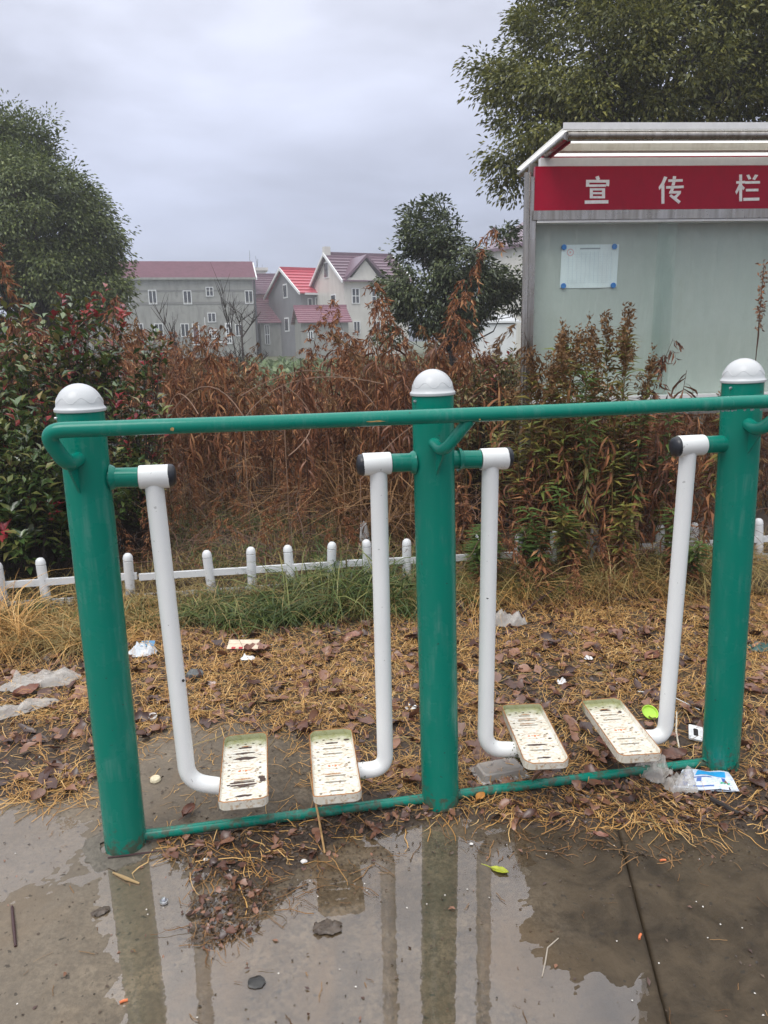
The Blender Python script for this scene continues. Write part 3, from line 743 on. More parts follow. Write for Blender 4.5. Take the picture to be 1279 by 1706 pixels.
# canopy reaching forward over the front
CF = .57                                       # how far it reaches forward of the posts
fu, fz = BP.uz(946, 226, CF)
BKY = min((abs(BP.uz(868, 291, -y)[0] - fu), y) for y in np.linspace(.2, 1.4, 240))[1]
bz = BP.uz(868, 291, -BKY)[1]; slope = (fz - bz) / (CF + BKY)
def cz(y): return bz + (BKY - y) * slope
mb = MB(); th = .012
prof = [(BKY, cz(BKY) + .035), (-CF + .0, cz(-CF) + .035), (-CF, cz(-CF) + .035 + th), (BKY, cz(BKY) + .035 + th)]
mb.prism(prof, 'x', fu - .035, LB + .06); mb.build('canopy_sheet', M_CANOPY, broot, False)
mb = MB(); mb.tube([(fu - .0, -CF + .02, cz(-CF) + .004), (LB, -CF + .02, cz(-CF) + .004)], .032, 18); mb.build('front_tube', M_STEEL, broot)
for ux in (fu + .0, LB):
    mb = MB(); mb.tube([(ux, -CF + .02, cz(-CF) + .004), (ux, BKY, cz(BKY) + .004)], .027, 16); mb.build('side_tube', M_STEEL, broot)
bbox('canopy_lip', (fu - .036, -CF - .012, cz(-CF) + .036), (LB + .06, -CF - .002, cz(-CF) + .078), M_WHITEAL)
mb = MB(); mb.prism([(BKY - .02, cz(BKY) - .03), (-CF + .06, cz(-CF + .06) - .03), (-CF + .06, cz(-CF + .06) + .03), (BKY - .02, cz(BKY) + .03)], 'x', fu + .03, fu + .04); mb.build('red_strip', M_CRIM, broot, False)  # thin crimson strip along the underside of the left side tube
mb = MB(); mb.box((fu + .05, -.24, cz(-.2) - .02), (LB - .05, -.17, cz(-.2) + .03)); mb.build('cross_beam', M_CREAM, broot, False)
# the notice behind the glass, held by four blue magnets
def paper_mat():
    m, t, b, _ = newmat('printed_notice'); o = objc(t)
    sp = t.new('ShaderNodeSeparateXYZ'); t.link(o, sp.inputs[0]); cb = t.new('ShaderNodeCombineXYZ'); t.link(sp.outputs[0], cb.inputs[0]); t.link(sp.outputs[2], cb.inputs[1])
    def rule(v, pitch): return t.math('LESS_THAN', t.math('FRACT', t.math('DIVIDE', v, pitch)), .085)
    grid = t.math('MAXIMUM', rule(sp.outputs[0], .034), rule(sp.outputs[2], .0175))
    c = t.mix(t.math('MULTIPLY', grid, .55), (.91, .95, .99), (.46, .54, .64))
    ink = t.ramp(t.noise(t.vmul(cb.outputs[0], (240, 110, 1)), 1., 2, .5), [(.58, 0.), (.66, .25)])
    c = t.mix(ink, c, (.35, .42, .52))
    margin = t.math('MULTIPLY', t.math('LESS_THAN', t.math('ABSOLUTE', sp.outputs[0]), .185), t.math('LESS_THAN', t.math('ABSOLUTE', t.math('ADD', sp.outputs[2], .01)), .115))
    c = t.mix(margin, (.91, .95, .99), c)
    title = t.math('MULTIPLY', t.math('LESS_THAN', t.math('ABSOLUTE', sp.outputs[0]), .08), t.math('LESS_THAN', t.math('ABSOLUTE', t.math('SUBTRACT', sp.outputs[2], .131)), .005))
    c = t.mix(t.math('MULTIPLY', title, .7), c, (.12, .14, .18))
    dd = t.new('ShaderNodeVectorMath', operation='DISTANCE'); t.link(cb.outputs[0], dd.inputs[0]); dd.inputs[1].default_value = (-.155, .105, 0)
    ringv = t.math('LESS_THAN', t.math('ABSOLUTE', t.math('SUBTRACT', dd.outputs['Value'], .024)), .004)
    core = t.math('LESS_THAN', dd.outputs['Value'], .009)
    c = t.mix(t.math('MULTIPLY', t.math('MAXIMUM', ringv, core), .55), c, (.75, .20, .22))
    setc(t, b, c); b.inputs['Roughness'].default_value = .8; return m
pu0, pz1 = BP.uz(935, 408, -.083); pu1, pz0 = BP.uz(1027, 479, -.083); pc = ((pu0 + pu1) / 2, (pz0 + pz1) / 2); pw, ph = pu1 - pu0, pz1 - pz0
NXp, NZp = 17, 13; mb = MB(); vs = []
for j in range(NZp):
    for k in range(NXp):
        a, b = k / (NXp - 1) - .5, j / (NZp - 1) - .5
        wob = .006 * math.sin(a * 5 + b * 4) * (1 - 4 * a * a) + .008 * math.exp(-((b + .30) / .12) ** 2) * math.sin(a * 7 + 1) * (1 - 4 * a * a)
        vs.append((a * pw + .006 * b, -.004 - abs(wob), b * ph + (.010 * a * a if b < -.4 else 0)))
mb.add(vs, [(j * NXp + k, j * NXp + k + 1, (j + 1) * NXp + k + 1, (j + 1) * NXp + k) for j in range(NZp - 1) for k in range(NXp - 1)])
o = mb.build('notice_paper', paper_mat()); q = BD + BP.d * pc[0] - BP.n * .085; o.location = (q[0], q[1], pc[1]); o.rotation_euler = (0, 0, BP.ang)
tag(o, 'white printed notice with a ruled table pinned inside the glass case', 'notice')
M_MAG = plain('blue_magnet', (.01, .19, .60), .35, 0, .1)
mb = MB(); mb.lathe([(.021, 0), (.021, .006), (.018, .009), (.010, .0095), (0, .0085)], (0, 0, 0), (0, -1, 0), 18); mgm = mb.mesh('magnet', M_MAG)
for (mx_, my_), wh in zip(((939, 412), (1023, 411), (938, 476.5), (1021, 475.5)), ('top left', 'top right', 'bottom left', 'bottom right')):
    a, b = BP.uz(mx_, my_, -.078); q = BD + BP.d * a - BP.n * .074; o = link(bpy.data.objects.new('magnet', mgm)); o.location = (q[0], q[1], b); o.rotation_euler = (0, 0, BP.ang)
    tag(o, f'round blue magnet holding the {wh} corner of the printed notice', 'magnet', 'blue magnets on the notice')

# ------------------------------------------------------------------ houses across the field
M_GREYWALL = dirty('grey_render_wall', (.31, .31, .285), (.17, .17, .155), .9)
M_CREAMWALL = dirty('cream_wall', (.62, .60, .55), (.48, .46, .42), .6)
M_DARKGABLE = dirty('dark_gable_wall', (.22, .22, .235), (.17, .17, .18), .6)
M_PINKWALL = dirty('pink_wall', (.42, .29, .25), (.34, .24, .21), .6)
M_PURPLE = dirty('purple_tiles', (.29, .145, .175), (.21, .105, .13), .8)
M_PURPLE2 = dirty('dark_purple_tiles', (.15, .085, .115), (.11, .062, .085), .8)
M_RED = dirty('red_tiles', (.47, .055, .085), (.36, .05, .075), .8)
M_FRAME = plain('white_frame', (.72, .73, .73), .4, 0, .05, 3)
M_PANE = plain('dark_pane', (.045, .05, .06), .12, 0, .5, 1.2)
M_DOORW = plain('brown_door', (.10, .045, .045), .5, 0, .2, 4)
M_PIPE = plain('dark_pipe', (.06, .06, .065), .5)
class House:
    def __init__(s, name, label, px, py, dist, ang, base_z, group=None):
        o = at(px, py, dist); o[2] = base_z; s.P = Plane(o, R(ang)); s.z0 = base_z
        s.root = thing(name, label, 'house', o, R(ang), group); s.wall = None
    def uz(s, px, py, off=0.): return s.P.uz(px, py, off)
    def body(s, u0, u1, depth, ez, rise, mwall, mroof, over=.35, verge=True, courses=14, half=False):
        """gabled block, ridge along the front; half = lean-to"""
        mb = MB(); r = depth if half else depth / 2
        prof = [(0, -2), (0, ez), (r, ez + rise)] + ([(depth, ez)] if not half else []) + [(depth, -2)]
        mb.prism(prof, 'x', u0, u1); wl = mb.build('wall', mwall, s.root, False)
        if s.wall is None: s.wall = wl
        mb = MB(); th = .12; sl = rise / r; y0 = -over; n = courses
        for side in ((1,) if half else (1, -1)):
            for k in range(n):                      # each course of tiles laps the one below
                a = y0 + (r - y0) * k / n; b = y0 + (r - y0) * (k + 1) / n + .05
                za, zb = ez + a * sl, ez + b * sl; lift = .06
                pr = [(a, za + lift + .02), (b, zb + .025), (b, zb + .025 + th * .5), (a, za + lift + th)]
                if side < 0: pr = [(depth - y, z) for y, z in pr]
                mb.prism(pr, 'x', u0 - .25, u1 + .25)
        mb.box((u0 - .27, r - .13, ez + rise + .06), (u1 + .27, r + .13, ez + rise + .27))
        s.roof = mb.build('roof', mroof, s.root, False)
        if verge:
            for ux, sg in ((u0 - .26, -1), (u1 + .26, 1)):
                mb = MB(); w0, w1 = (ux - .1, ux - .003) if sg < 0 else (ux + .003, ux + .1)
                mb.prism([(y0 - .03, ez + y0 * sl - .02), (r, ez + rise - .02), (r, ez + rise + .22), (y0 - .03, ez + y0 * sl + .20)], 'x', w0, w1)
                if not half: mb.prism([(depth - y0 + .03, ez + y0 * sl - .02), (depth - y0 + .03, ez + y0 * sl + .20), (r + .002, ez + rise + .22), (r + .002, ez + rise - .02)], 'x', w0, w1)
                mb.build('verge', M_FRAME, s.root, False)
        return s
    def window(s, x0, y0, x1, y1, bars=(1, 0), fw=.065, mt=None, name='window'):
        a, z1 = s.uz(x0, y0); b, z0 = s.uz(x1, y1)
        mb = MB(); d0, d1 = -.07, .05
        mb.box((a, d0, z0), (a + fw, d1, z1)); mb.box((b - fw, d0, z0), (b, d1, z1))
        mb.box((a + fw, d0, z0), (b - fw, d1, z0 + fw)); mb.box((a + fw, d0, z1 - fw), (b - fw, d1, z1))
        for k in range(bars[0]):
            c = a + (b - a) * (k + 1) / (bars[0] + 1); mb.box((c - .03, d0 + .01, z0 + fw), (c + .03, d1, z1 - fw))
        for k in range(bars[1]):
            c = z0 + (z1 - z0) * (k + 1) / (bars[1] + 1); mb.box((a + fw, d0 + .015, c - .03), (b - fw, d1, c + .03))
        f = mb.build(name, M_FRAME, s.root, False)
        mb = MB(); mb.box((a + fw * .8, -.02, z0 + fw * .8), (b - fw * .8, .03, z1 - fw * .8)); mb.build('leaf' if mt else 'pane', mt or M_PANE, f, False)
    def slab(s, name, x0, y0, x1, y1, d0, d1, mt):
        a, z1 = s.uz(x0, y0); b, z0 = s.uz(x1, y1); mb = MB(); mb.box((a, d0, z0), (b, d1, z1)); return mb.build(name, mt, s.root, False)

# long grey farmhouse
h = House('farmhouse', 'long grey rendered farmhouse with purple tiled roof and scattered white windows', 427, 575, 64, 13, .3)
e = h.uz(425, 464)[1]
h.body(h.uz(95, 500)[0], 0, 6.4, e, 1.42, M_GREYWALL, M_PURPLE, over=.3, courses=16)
for bx in [(246, 483, 262, 507), (304, 484, 320, 507), (342, 478, 356, 494), (407, 484, 422, 506), (345, 521, 360, 537), (256, 539, 273, 560), (300, 539, 316, 561), (391, 540, 404, 560), (226, 539, 240, 560), (200, 484, 216, 508)]: h.window(*bx)
h.window(347, 549, 362, 565, (2, 2), .10)
h.window(319, 539, 334, 575, (0, 0), .09, M_DOORW, 'door')
h.window(374, 538, 388, 573, (1, 3), .13)
for y in (484.5, 505.5): h.slab('string_course', 110, y - .7, 426, y + .7, -.03, .02, plain('course', (.20, .20, .19), .8) if y < 490 else bpy.data.materials['course'])
h.slab('gutter', 100, 463, 428, 466, -.32, -.2, M_GREYWALL)
h.slab('downpipe', 424.6, 466, 427.6, 574, -.12, -.02, M_PIPE); h.slab('downpipe', 291, 465, 294, 492, -.1, -.02, M_GREYWALL)  # the short second strip is added for a vertical stain on the wall
h.slab('step_rail', 348, 569, 376, 571, -.9, -.85, M_FRAME); h.slab('step_rail', 341, 529, 343, 572, -.9, -.85, M_FRAME)
# water tank tower on a roof behind
h = House('tank_house', 'pale square roof tank rising behind the purple roofs', 423, 570, 78, 13, .3)
mb = MB(); a, z1 = h.uz(425, 451); b, _ = h.uz(442, 451); mb.box((a, 0, -1), (b, 1.6, z1)); mb.build('wall', M_CREAMWALL, h.root, False)
mb = MB(); mb.box((a - .25, -.2, z1 + .002), (b + .25, 1.8, z1 + .3)); mb.build('roof', M_CREAMWALL, h.root, False)
# low double-roofed purple house
h = House('low_house', 'low house with two tiers of purple roof between the grey farmhouse and red roof', 427, 575, 69, 13, .3)
z2 = h.uz(440, 489)[1]; u1 = h.uz(486, 489)[0]
h.body(h.uz(427, 500)[0] - .5, u1 + .6, 6., z2, 1.75, M_PINKWALL, M_PURPLE2, over=.3, verge=False, courses=10)
h = House('lean_to', 'lean-to shed with sloping purple roof below the double-roofed house', 430, 575, 65.5, 13, .3)
z2 = h.uz(440, 537)[1]; h.body(h.uz(431, 500)[0], h.uz(496, 500)[0], 3.2, z2, 1.95, M_GREYWALL, M_PURPLE, over=.25, verge=False, courses=12, half=True)
h.window(440, 541, 450, 574, (1, 1), .06)
# red-roofed house with a dark gable end
h = House('red_roof_house', 'house with bright red roof and dark gable edged in white', 505, 575, 62, 30, .3)
z2 = h.uz(510, 487)[1]; h.body(0, h.uz(549, 500)[0] + .3, 7.2, z2, 2.05, M_DARKGABLE, M_RED, over=.35, courses=8)
h.window(524, 495, 545, 514, (2, 0), .10); h.window(512, 497, 520, 514, (0, 0), .05)
h.slab('fascia', 505, 488, 549, 492, -.38, -.2, M_FRAME)
mb = MB()
for zz, hh in ((z2 - .3, 1.2), (z2 - 3.1, 1.2)):
    a0 = 3.2; mb.box((-.06, a0 - .45, zz), (.04, a0 + .45, zz + hh))
f = mb.build('window', M_FRAME, h.root, False); mb = MB()
for zz, hh in ((z2 - .3, 1.2), (z2 - 3.1, 1.2)): mb.box((-.08, a0 - .33, zz + .12), (-.055, a0 + .33, zz + hh - .12))
mb.build('pane', M_PANE, f, False)
# cream house with purple roof and dormer gable
h = House('cream_house', 'tall cream house with dark purple roof and front dormer gable', 576, 575, 57, 24, .3)
z2 = h.uz(576, 466)[1]; uw = h.uz(680, 500)[0]
h.body(0, uw, 7.0, z2, 2.1, M_CREAMWALL, M_PURPLE2, over=.4, courses=9)
mb = MB(); dl, dz = h.uz(578, 461); dr, _ = h.uz(637, 461); dmid, dpk = h.uz(607, 431); dz = h.uz(600, 462)[1]
mb.prism([(dl + .2, dz - .2), (dr - .2, dz - .2), (dmid, dpk - .1)], 'y', -.15, 3.4); dm = mb.build('dormer', M_CREAMWALL, h.root, False)
mb = MB()
for sx, ex in ((dl - .2, -1), (dr + .2, 1)):
    mb.prism([(sx, dz - .25), (dmid, dpk + .05), (dmid, dpk + .28), (sx, dz + .02)], 'y', -.42, 3.5 if ex < 0 else 3.497)
mb.build('dormer_roof', M_PURPLE2, dm, False)
h.slab('cornice', 574, 463, 660, 470, -.35, -.003, M_CREAMWALL)
h.window(585, 480, 599, 506, (1, 1)); h.window(618, 480, 634, 508, (1, 1)); h.window(588, 535, 600, 556, (1, 0)); h.window(620, 535, 640, 556, (2, 0))
mb = MB()
for yy, zz, hh, ww in ((3.7, z2 + .4, 1.25, .5), (2.3, z2 - 2.3, 1.4, .5)): mb.box((-.05, yy - ww, zz), (.04, yy + ww, zz + hh))
f = mb.build('window', M_FRAME, h.root, False); mb = MB()
for yy, zz, hh, ww in ((3.7, z2 + .4, 1.25, .5), (2.3, z2 - 2.3, 1.4, .5)): mb.box((-.075, yy - ww + .1, zz + .1), (-.052, yy + ww - .1, zz + hh - .1))
mb.build('pane', M_PANE, f, False)
mb = MB(); mb.box((-.3, 3.2, z2 + 2.1), (.2, 3.7, z2 + 2.75)); mb.build('chimney', M_CREAMWALL, h.root, False)
# outbuilding with a purple roof in front of them
h = House('outbuilding', 'grey outbuilding with low purple roof in front of the red-roofed house', 503, 575, 53, 13, .3)
z2 = h.uz(520, 537)[1]; h.body(0, h.uz(580, 540)[0], 4., z2, 1.02, M_GREYWALL, M_PURPLE, over=.25, verge=False, courses=8)
h.window(512, 551, 522, 566, (1, 0)); h.window(560, 551, 572, 566, (1, 0))
# white cottage behind the small evergreen
h = House('white_cottage', 'white cottage mostly hidden behind the small evergreen tree', 772, 578, 40, 5, .2)
h.body(-.1, 2.9, 4., h.uz(790, 541)[1], .30, M_FRAME, M_FRAME, over=.1, verge=False, courses=4)
h.window(784, 545, 797, 561, (0, 0), .06)
h = House('gabled_house', 'pale gabled house with green eaves glimpsed left of the notice board', 815, 575, 58, -62, .3)
z2 = h.uz(815, 418)[1]
mb = MB(); mb.prism([(0, -2), (0, z2), (3.6, z2 + 2.1), (7.2, z2), (7.2, -2)], 'x', 0., 7.); mb.build('wall', M_CREAMWALL, h.root, False)
mb = MB(); mb.prism([(-.4, z2 - .2), (3.6, z2 + 2.15), (7.6, z2 - .2), (7.6, z2 + .05), (3.6, z2 + 2.4), (-.4, z2 + .05)], 'x', -.5, 7.4); mb.build('roof', M_PURPLE2, h.root, False)
mb = MB(); mb.box((-.12, -.2, z2 - .35), (-.003, 7.4, z2 - .1)); mb.build('eaves_board', plain('green_trim', (.07, .16, .10), .5), h.root, False)

# ------------------------------------------------------------------ trees
M_BARK = plain('wet_bark', (.035, .028, .022), .7, 0, .4, 14, bumpv=.6)
M_TWIG = plain('bare_twig', (.032, .022, .018), .7, 0, .3, 14)
L_CAMPHOR = leafmat('camphor_leaf', [(.036, .052, .016), (.086, .118, .034), (.15, .19, .052), (.25, .275, .08)], .42, .22, nsc=.9)
L_CAMPHOR2 = leafmat('camphor_leaf_olive', [(.040, .048, .012), (.10, .112, .023), (.18, .185, .038), (.31, .285, .06)], .42, .25, nsc=.9)
L_EVER = leafmat('evergreen_leaf', [(.030, .045, .020), (.064, .090, .040), (.12, .15, .064), (.22, .245, .11)], .38, .15, nsc=1.2)
def tree(name, label, base, lobes, nclust, per, ll, csize, mat, trunk_r, group, seed, nl=46, gap=.42, fork=.35, px0=None):
    rg = np.random.default_rng(seed); base = np.array(base, float)
    root = thing(name, label, 'tree', base, 0, group)
    C = np.array([l[0] for l in lobes]) - base; Rr = np.array([l[1] for l in lobes], float)
    if Rr.ndim == 1: Rr = np.repeat(Rr[:, None], 3, 1)
    wgt = Rr.prod(1) ** .66; k = rg.choice(len(C), nclust, p=wgt / wgt.sum())
    d = unit(rg.normal(size=(nclust, 3))); rad = .35 + .65 * rg.random(nclust) ** .45
    P = C[k] + d * Rr[k] * rad[:, None]
    P = P[P[:, 2] > .3]
    nz = fbm(P[:, 0] + P[:, 2] * .7, P[:, 1] + P[:, 2] * 1.3, .9 / max(csize, .2) * .35, 3); P = P[nz > -gap]
    # clusters: flattened sprays that hang outwards
    n = len(P); out = unit(P - C.mean(0)); N = n * per; ci = np.repeat(np.arange(n), per)
    cs = csize * (.55 + .9 * rg.random(n)); off = rdir(N) * (rg.random(N) ** .45)[:, None] * np.array([1, 1, .62]) * cs[ci][:, None] * .95
    pos = P[ci] + off
    dr = unit(off + out[ci] * .4 * cs[ci][:, None] + rg.normal(size=(N, 3)) * .25 * csize + np.array([0, 0, -.25 * csize]))
    nn = unit(rg.normal(size=(N, 3)) * .55 + out[ci] * .35 + np.array([0, 0, .9]))
    L = ll * (.65 + .7 * rg.random(N))
    qobj('crown', leaves(pos, dr, nn, L, L * .42, simple=True), mat, root)
    mb = MB(); hub = C.mean(0); top = np.array([hub[0] * .6, hub[1] * .6, hub[2] * fork])
    tr = [np.zeros(3), top * .35 + [.05, .02, 0], top * .7, top]
    mb.tube(tr, [trunk_r * 1.35, trunk_r * 1.05, trunk_r * .95, trunk_r * .85], 10)
    sel = rg.permutation(n)[:nl]
    for j in sel:
        e = P[j]; m1 = top + (e - top) * .4 + np.array([0, 0, .12 * np.linalg.norm(e - top)]) + rg.normal(size=3) * .12
        m2 = top + (e - top) * .75 + np.array([0, 0, .06 * np.linalg.norm(e - top)]) + rg.normal(size=3) * .15
        mb.tube([top - [0, 0, trunk_r], m1, m2, e], [trunk_r * .32, trunk_r * .18, trunk_r * .09, trunk_r * .03], 5, False)
    mb.build('trunk', M_BARK, root)
    return root
def lob(px, py, d, rpx, squash=1., dy=0.):
    c = at(px, py, d); c[1] += dy; r = rpx * d / F; return (c, (r, r, r * squash))
b = at(60, 575, 19); b[2] = .1
tree('camphor_tree', 'large dark rounded evergreen tree at the left edge behind the red-tipped shrubs', b,
     [lob(20, 265, 19, 70), lob(92, 292, 18.6, 66), lob(50, 370, 18.2, 108), lob(130, 392, 18.5, 66), lob(140, 480, 18.5, 62), lob(60, 500, 18.3, 100), lob(-90, 340, 19, 140), lob(-60, 480, 19, 140), lob(172, 430, 18.6, 32), lob(158, 345, 18.6, 28), lob(112, 246, 18.7, 34), lob(50, 200, 19, 26), lob(185, 490, 18.6, 24), lob(-10, 195, 19, 30), lob(78, 222, 18.9, 28)],
     2100, 105, .098, .46, L_CAMPHOR, .24, None, 5, 46, gap=.16)
b = at(1085, 575, 11.5); b[2] = .1
tree('camphor_tree', 'tall overhanging evergreen tree rising behind the notice board', b,
     [lob(1010, 60, 11, 140), lob(895, 70, 11.2, 66), lob(868, 150, 11, 62), lob(930, 210, 10.6, 84), lob(848, 240, 10.8, 46), lob(856, 300, 11, 30), lob(815, 130, 11.2, 34), lob(925, 30, 11.5, 70), lob(1140, 60, 10.5, 160), lob(1290, 70, 11, 160), lob(1080, 170, 11.5, 150), lob(1250, 190, 11.5, 140), lob(1010, -110, 11.5, 150), lob(1180, -140, 11.5, 220), lob(1400, 0, 12, 250)],
     2600, 88, .078, .34, L_CAMPHOR2, .2, None, 6, 50, gap=.30)
b = at(757, 578, 14.5); b[2] = .1
tree('small_evergreen', 'small dark evergreen tree standing left of the notice board', b,
     [lob(745, 335, 14.5, 24), lob(722, 352, 14.5, 26), lob(768, 340, 14.7, 22), lob(690, 395, 14.3, 30), lob(735, 395, 14.2, 42), lob(785, 378, 14.6, 36), lob(668, 440, 14.3, 24), lob(710, 440, 14.2, 44), lob(765, 430, 14.0, 46), lob(822, 415, 14.4, 38), lob(842, 395, 14.7, 20), lob(672, 490, 14.2, 34), lob(735, 490, 14.2, 40), lob(795, 485, 14.2, 44), lob(845, 470, 14.5, 30), lob(700, 535, 14.4, 30), lob(765, 540, 14.3, 34), lob(655, 530, 14.4, 22), lob(858, 430, 14.5, 26), lob(866, 490, 14.6, 30), lob(800, 350, 14.9, 18), lob(650, 470, 14.4, 18), lob(812, 372, 14.8, 20), lob(690, 362, 14.6, 14), lob(640, 565, 14.4, 20)],
     860, 44, .092, .25, L_EVER, .075, None, 8, 90, gap=.02, fork=.45)

def bare_tree(name, label, base, h, spread, nb, seed, r0=.03, depth=3, up=.6):
    g = random.Random(seed); root = thing(name, label, 'bare tree', base); mb = MB()
    def grow(p, d, l, r, k):
        pts = [np.array(p)]; dd = np.array(d, float)
        for _ in range(4):
            dd = unit(dd + np.array([g.gauss(0, .12), g.gauss(0, .12), .05])); pts.append(pts[-1] + dd * l / 4)
        mb.tube(pts, [r, r * .85, r * .7, r * .55, r * .3], 5 if k > 1 else 4, False)
        if k <= 0: return
        for _ in range(nb):
            t = g.uniform(.25, .95); q = pts[min(3, int(t * 4))] ; a = g.uniform(0, 6.283)
            grow(q, unit(np.array([math.cos(a) * spread, math.sin(a) * spread, up])), l * g.uniform(.35, .6), r * .5, k - 1)
    grow((0, 0, 0), (0.02, 0, 1), h, r0, depth); mb.build('branches', M_TWIG, root); return root
def based(px, py, d): p = at(px, py, d); p[2] = gz(p[0], p[1]); return p
bare_tree('bare_tree', 'small leafless tree with fine branches in front of the grey farmhouse', based(404, 600, 22), 2.3, .8, 6, 31, .05)
bare_tree('bare_tree', 'thin leafless sapling left of the small bare tree', based(388, 600, 20), 2.5, .35, 5, 32, .028, 2, .9)
bare_tree('bare_tree', 'dark spindly dead sapling near the farmhouse left windows', based(318, 600, 17), 2.2, .4, 6, 33, .028, 2, .9)
p = at(430, 470, 82); p[2] = .3
t_ = bare_tree('bare_conifer', 'pale thin leafless tree poking above the purple roofs', p, 10.6, .55, 9, 34, .07, 1, .35)

# ------------------------------------------------------------------ weeds, shrubs, grass
L_DEAD = leafmat('dead_leaf', [(.040, .015, .008), (.165, .060, .025), (.32, .13, .053), (.54, .30, .135)], .65, .15, .35, 1.5)
L_DEADB = leafmat('dead_leaf_tan', [(.08, .038, .016), (.20, .105, .042), (.36, .21, .09)], .65, .2, .35, 1.5)
M_STEM = plain('dead_stem', (.075, .034, .019), .7, 0, .4, 12)
M_STEMY = plain('ochre_stem', (.16, .095, .030), .6, 0, .35, 12)
L_WITHER = leafmat('withered_leaf', [(.036, .014, .009), (.10, .036, .017), (.19, .072, .032), (.32, .14, .06)], .45, .15, .45, 2.)
L_STRAW = leafmat('straw', [(.12, .055, .018), (.37, .19, .056), (.57, .325, .10), (.68, .48, .22)], .5, .1, .4, 2.)
L_GRASS = leafmat('green_grass', [(.018, .032, .008), (.045, .080, .016), (.11, .155, .036), (.30, .27, .09)], .4, .25, .4, 1.5)
L_DRYGRASS = leafmat('dry_grass', [(.09, .055, .018), (.23, .155, .052), (.38, .28, .11), (.16, .16, .045)], .5, .2, .4, 1.5)
L_GOLD = leafmat('goldenrod_leaf', [(.08, .04, .016), (.17, .12, .030), (.27, .23, .055), (.15, .20, .045), (.38, .31, .085)], .45, .25, .4, 2.)
L_GOLDG = leafmat('fresh_weed_leaf', [(.05, .09, .02), (.10, .16, .04), (.16, .22, .06)], .4, .3, .45, 2.)
L_PHOT = leafmat('photinia_leaf', [(.020, .040, .014), (.044, .082, .024), (.085, .14, .038), (.17, .19, .055), (.30, .19, .09)], .20, .12, .7, 2.)
L_PHOTR = leafmat('photinia_red_leaf', [(.14, .016, .022), (.30, .03, .042), (.40, .07, .07), (.26, .10, .06)], .22, .2, .6, 2.)
L_HEDGE = leafmat('hedge_leaf', [(.055, .060, .018), (.11, .115, .030), (.18, .17, .05), (.24, .17, .07), (.09, .035, .02)], .3, .25, .5, 2.)

def weed_proto(seed, h=1.5, nb=26, per=11, plume=.45, droop=1., leafl=.060):
    """dead tall weed: stem, arching side branches and narrow hanging leaves; returns stem (V,Q), leaf (V,Q)"""
    g = np.random.default_rng(seed); K = 7
    bend = g.normal(size=2) * .16 * h; tt = np.linspace(0, 1, K)
    stem = np.stack([bend[0] * tt ** 2, bend[1] * tt ** 2, h * (tt - .06 * tt ** 3)], -1)[None]
    S = unit(np.array([[1., .3, 0]])); wd = .011 * (1 - .75 * tt)
    st = [ribbons(stem, wd, S), ribbons(stem, wd, unit(np.array([[-.3, 1., 0]])))]
    f = plume + (1 - plume) * g.random(nb) ** .8 if plume < .9 else g.random(nb)
    f = np.where(np.arange(nb) % 3 == 0, .25 + .5 * g.random(nb), f)
    b0 = np.stack([np.interp(f, tt, stem[0, :, k]) for k in range(3)], -1)
    az = g.random(nb) * 6.283; ln = h * (.07 + .17 * g.random(nb)) * (1.25 - f); u = np.linspace(0, 1, 6)
    hx = np.stack([np.cos(az), np.sin(az)], -1)
    Pb = np.zeros((nb, 6, 3)); Pb[:, :, :2] = b0[:, None, :2] + hx[:, None] * (ln[:, None] * (u - .15 * u ** 3))[..., None]
    Pb[:, :, 2] = b0[:, None, 2] + ln[:, None] * (.75 * u - droop * 1.35 * u ** 2)
    st.append(ribbons(Pb, .0045 * (1 - .6 * u), unit(np.stack([-hx[:, 1], hx[:, 0], np.zeros(nb)], -1))))
    N = nb * per; bi = np.repeat(np.arange(nb), per); t = .1 + .9 * g.random(N); x = t * 5; i0 = np.minimum(x.astype(int), 4); fr = (x - i0)[:, None]
    pos = Pb[bi, i0] * (1 - fr) + Pb[bi, i0 + 1] * fr
    d = unit(np.concatenate([hx[bi] * .5, -np.ones((N, 1)) * .9 * droop], 1) + g.normal(size=(N, 3)) * .42)
    L = leafl * (.5 + g.random(N)); lv = [leaves(pos, d, unit(g.normal(size=(N, 3))), L, L * .17 + .002, fold=.3, droop=.25)]
    # broader withered leaves down the stem
    M = int(16 * h); fs = .12 + .65 * g.random(M); p2 = np.stack([np.interp(fs, tt, stem[0, :, k]) for k in range(3)], -1)
    a2 = g.random(M) * 6.283; d2 = unit(np.stack([np.cos(a2) * .55, np.sin(a2) * .55, -.9 + .3 * g.normal(size=M)], -1))
    L2 = .10 * (.6 + .8 * g.random(M)); lv.append(leaves(p2, d2, unit(g.normal(size=(M, 3))), L2, L2 * .17, fold=.5, droop=.3))
    return cat(*st), cat(*lv)
PROTOS = [weed_proto(100 + k, 1.45 + .08 * (k % 3), 26 + 2 * k, 11, .4, 1.0) for k in range(7)]
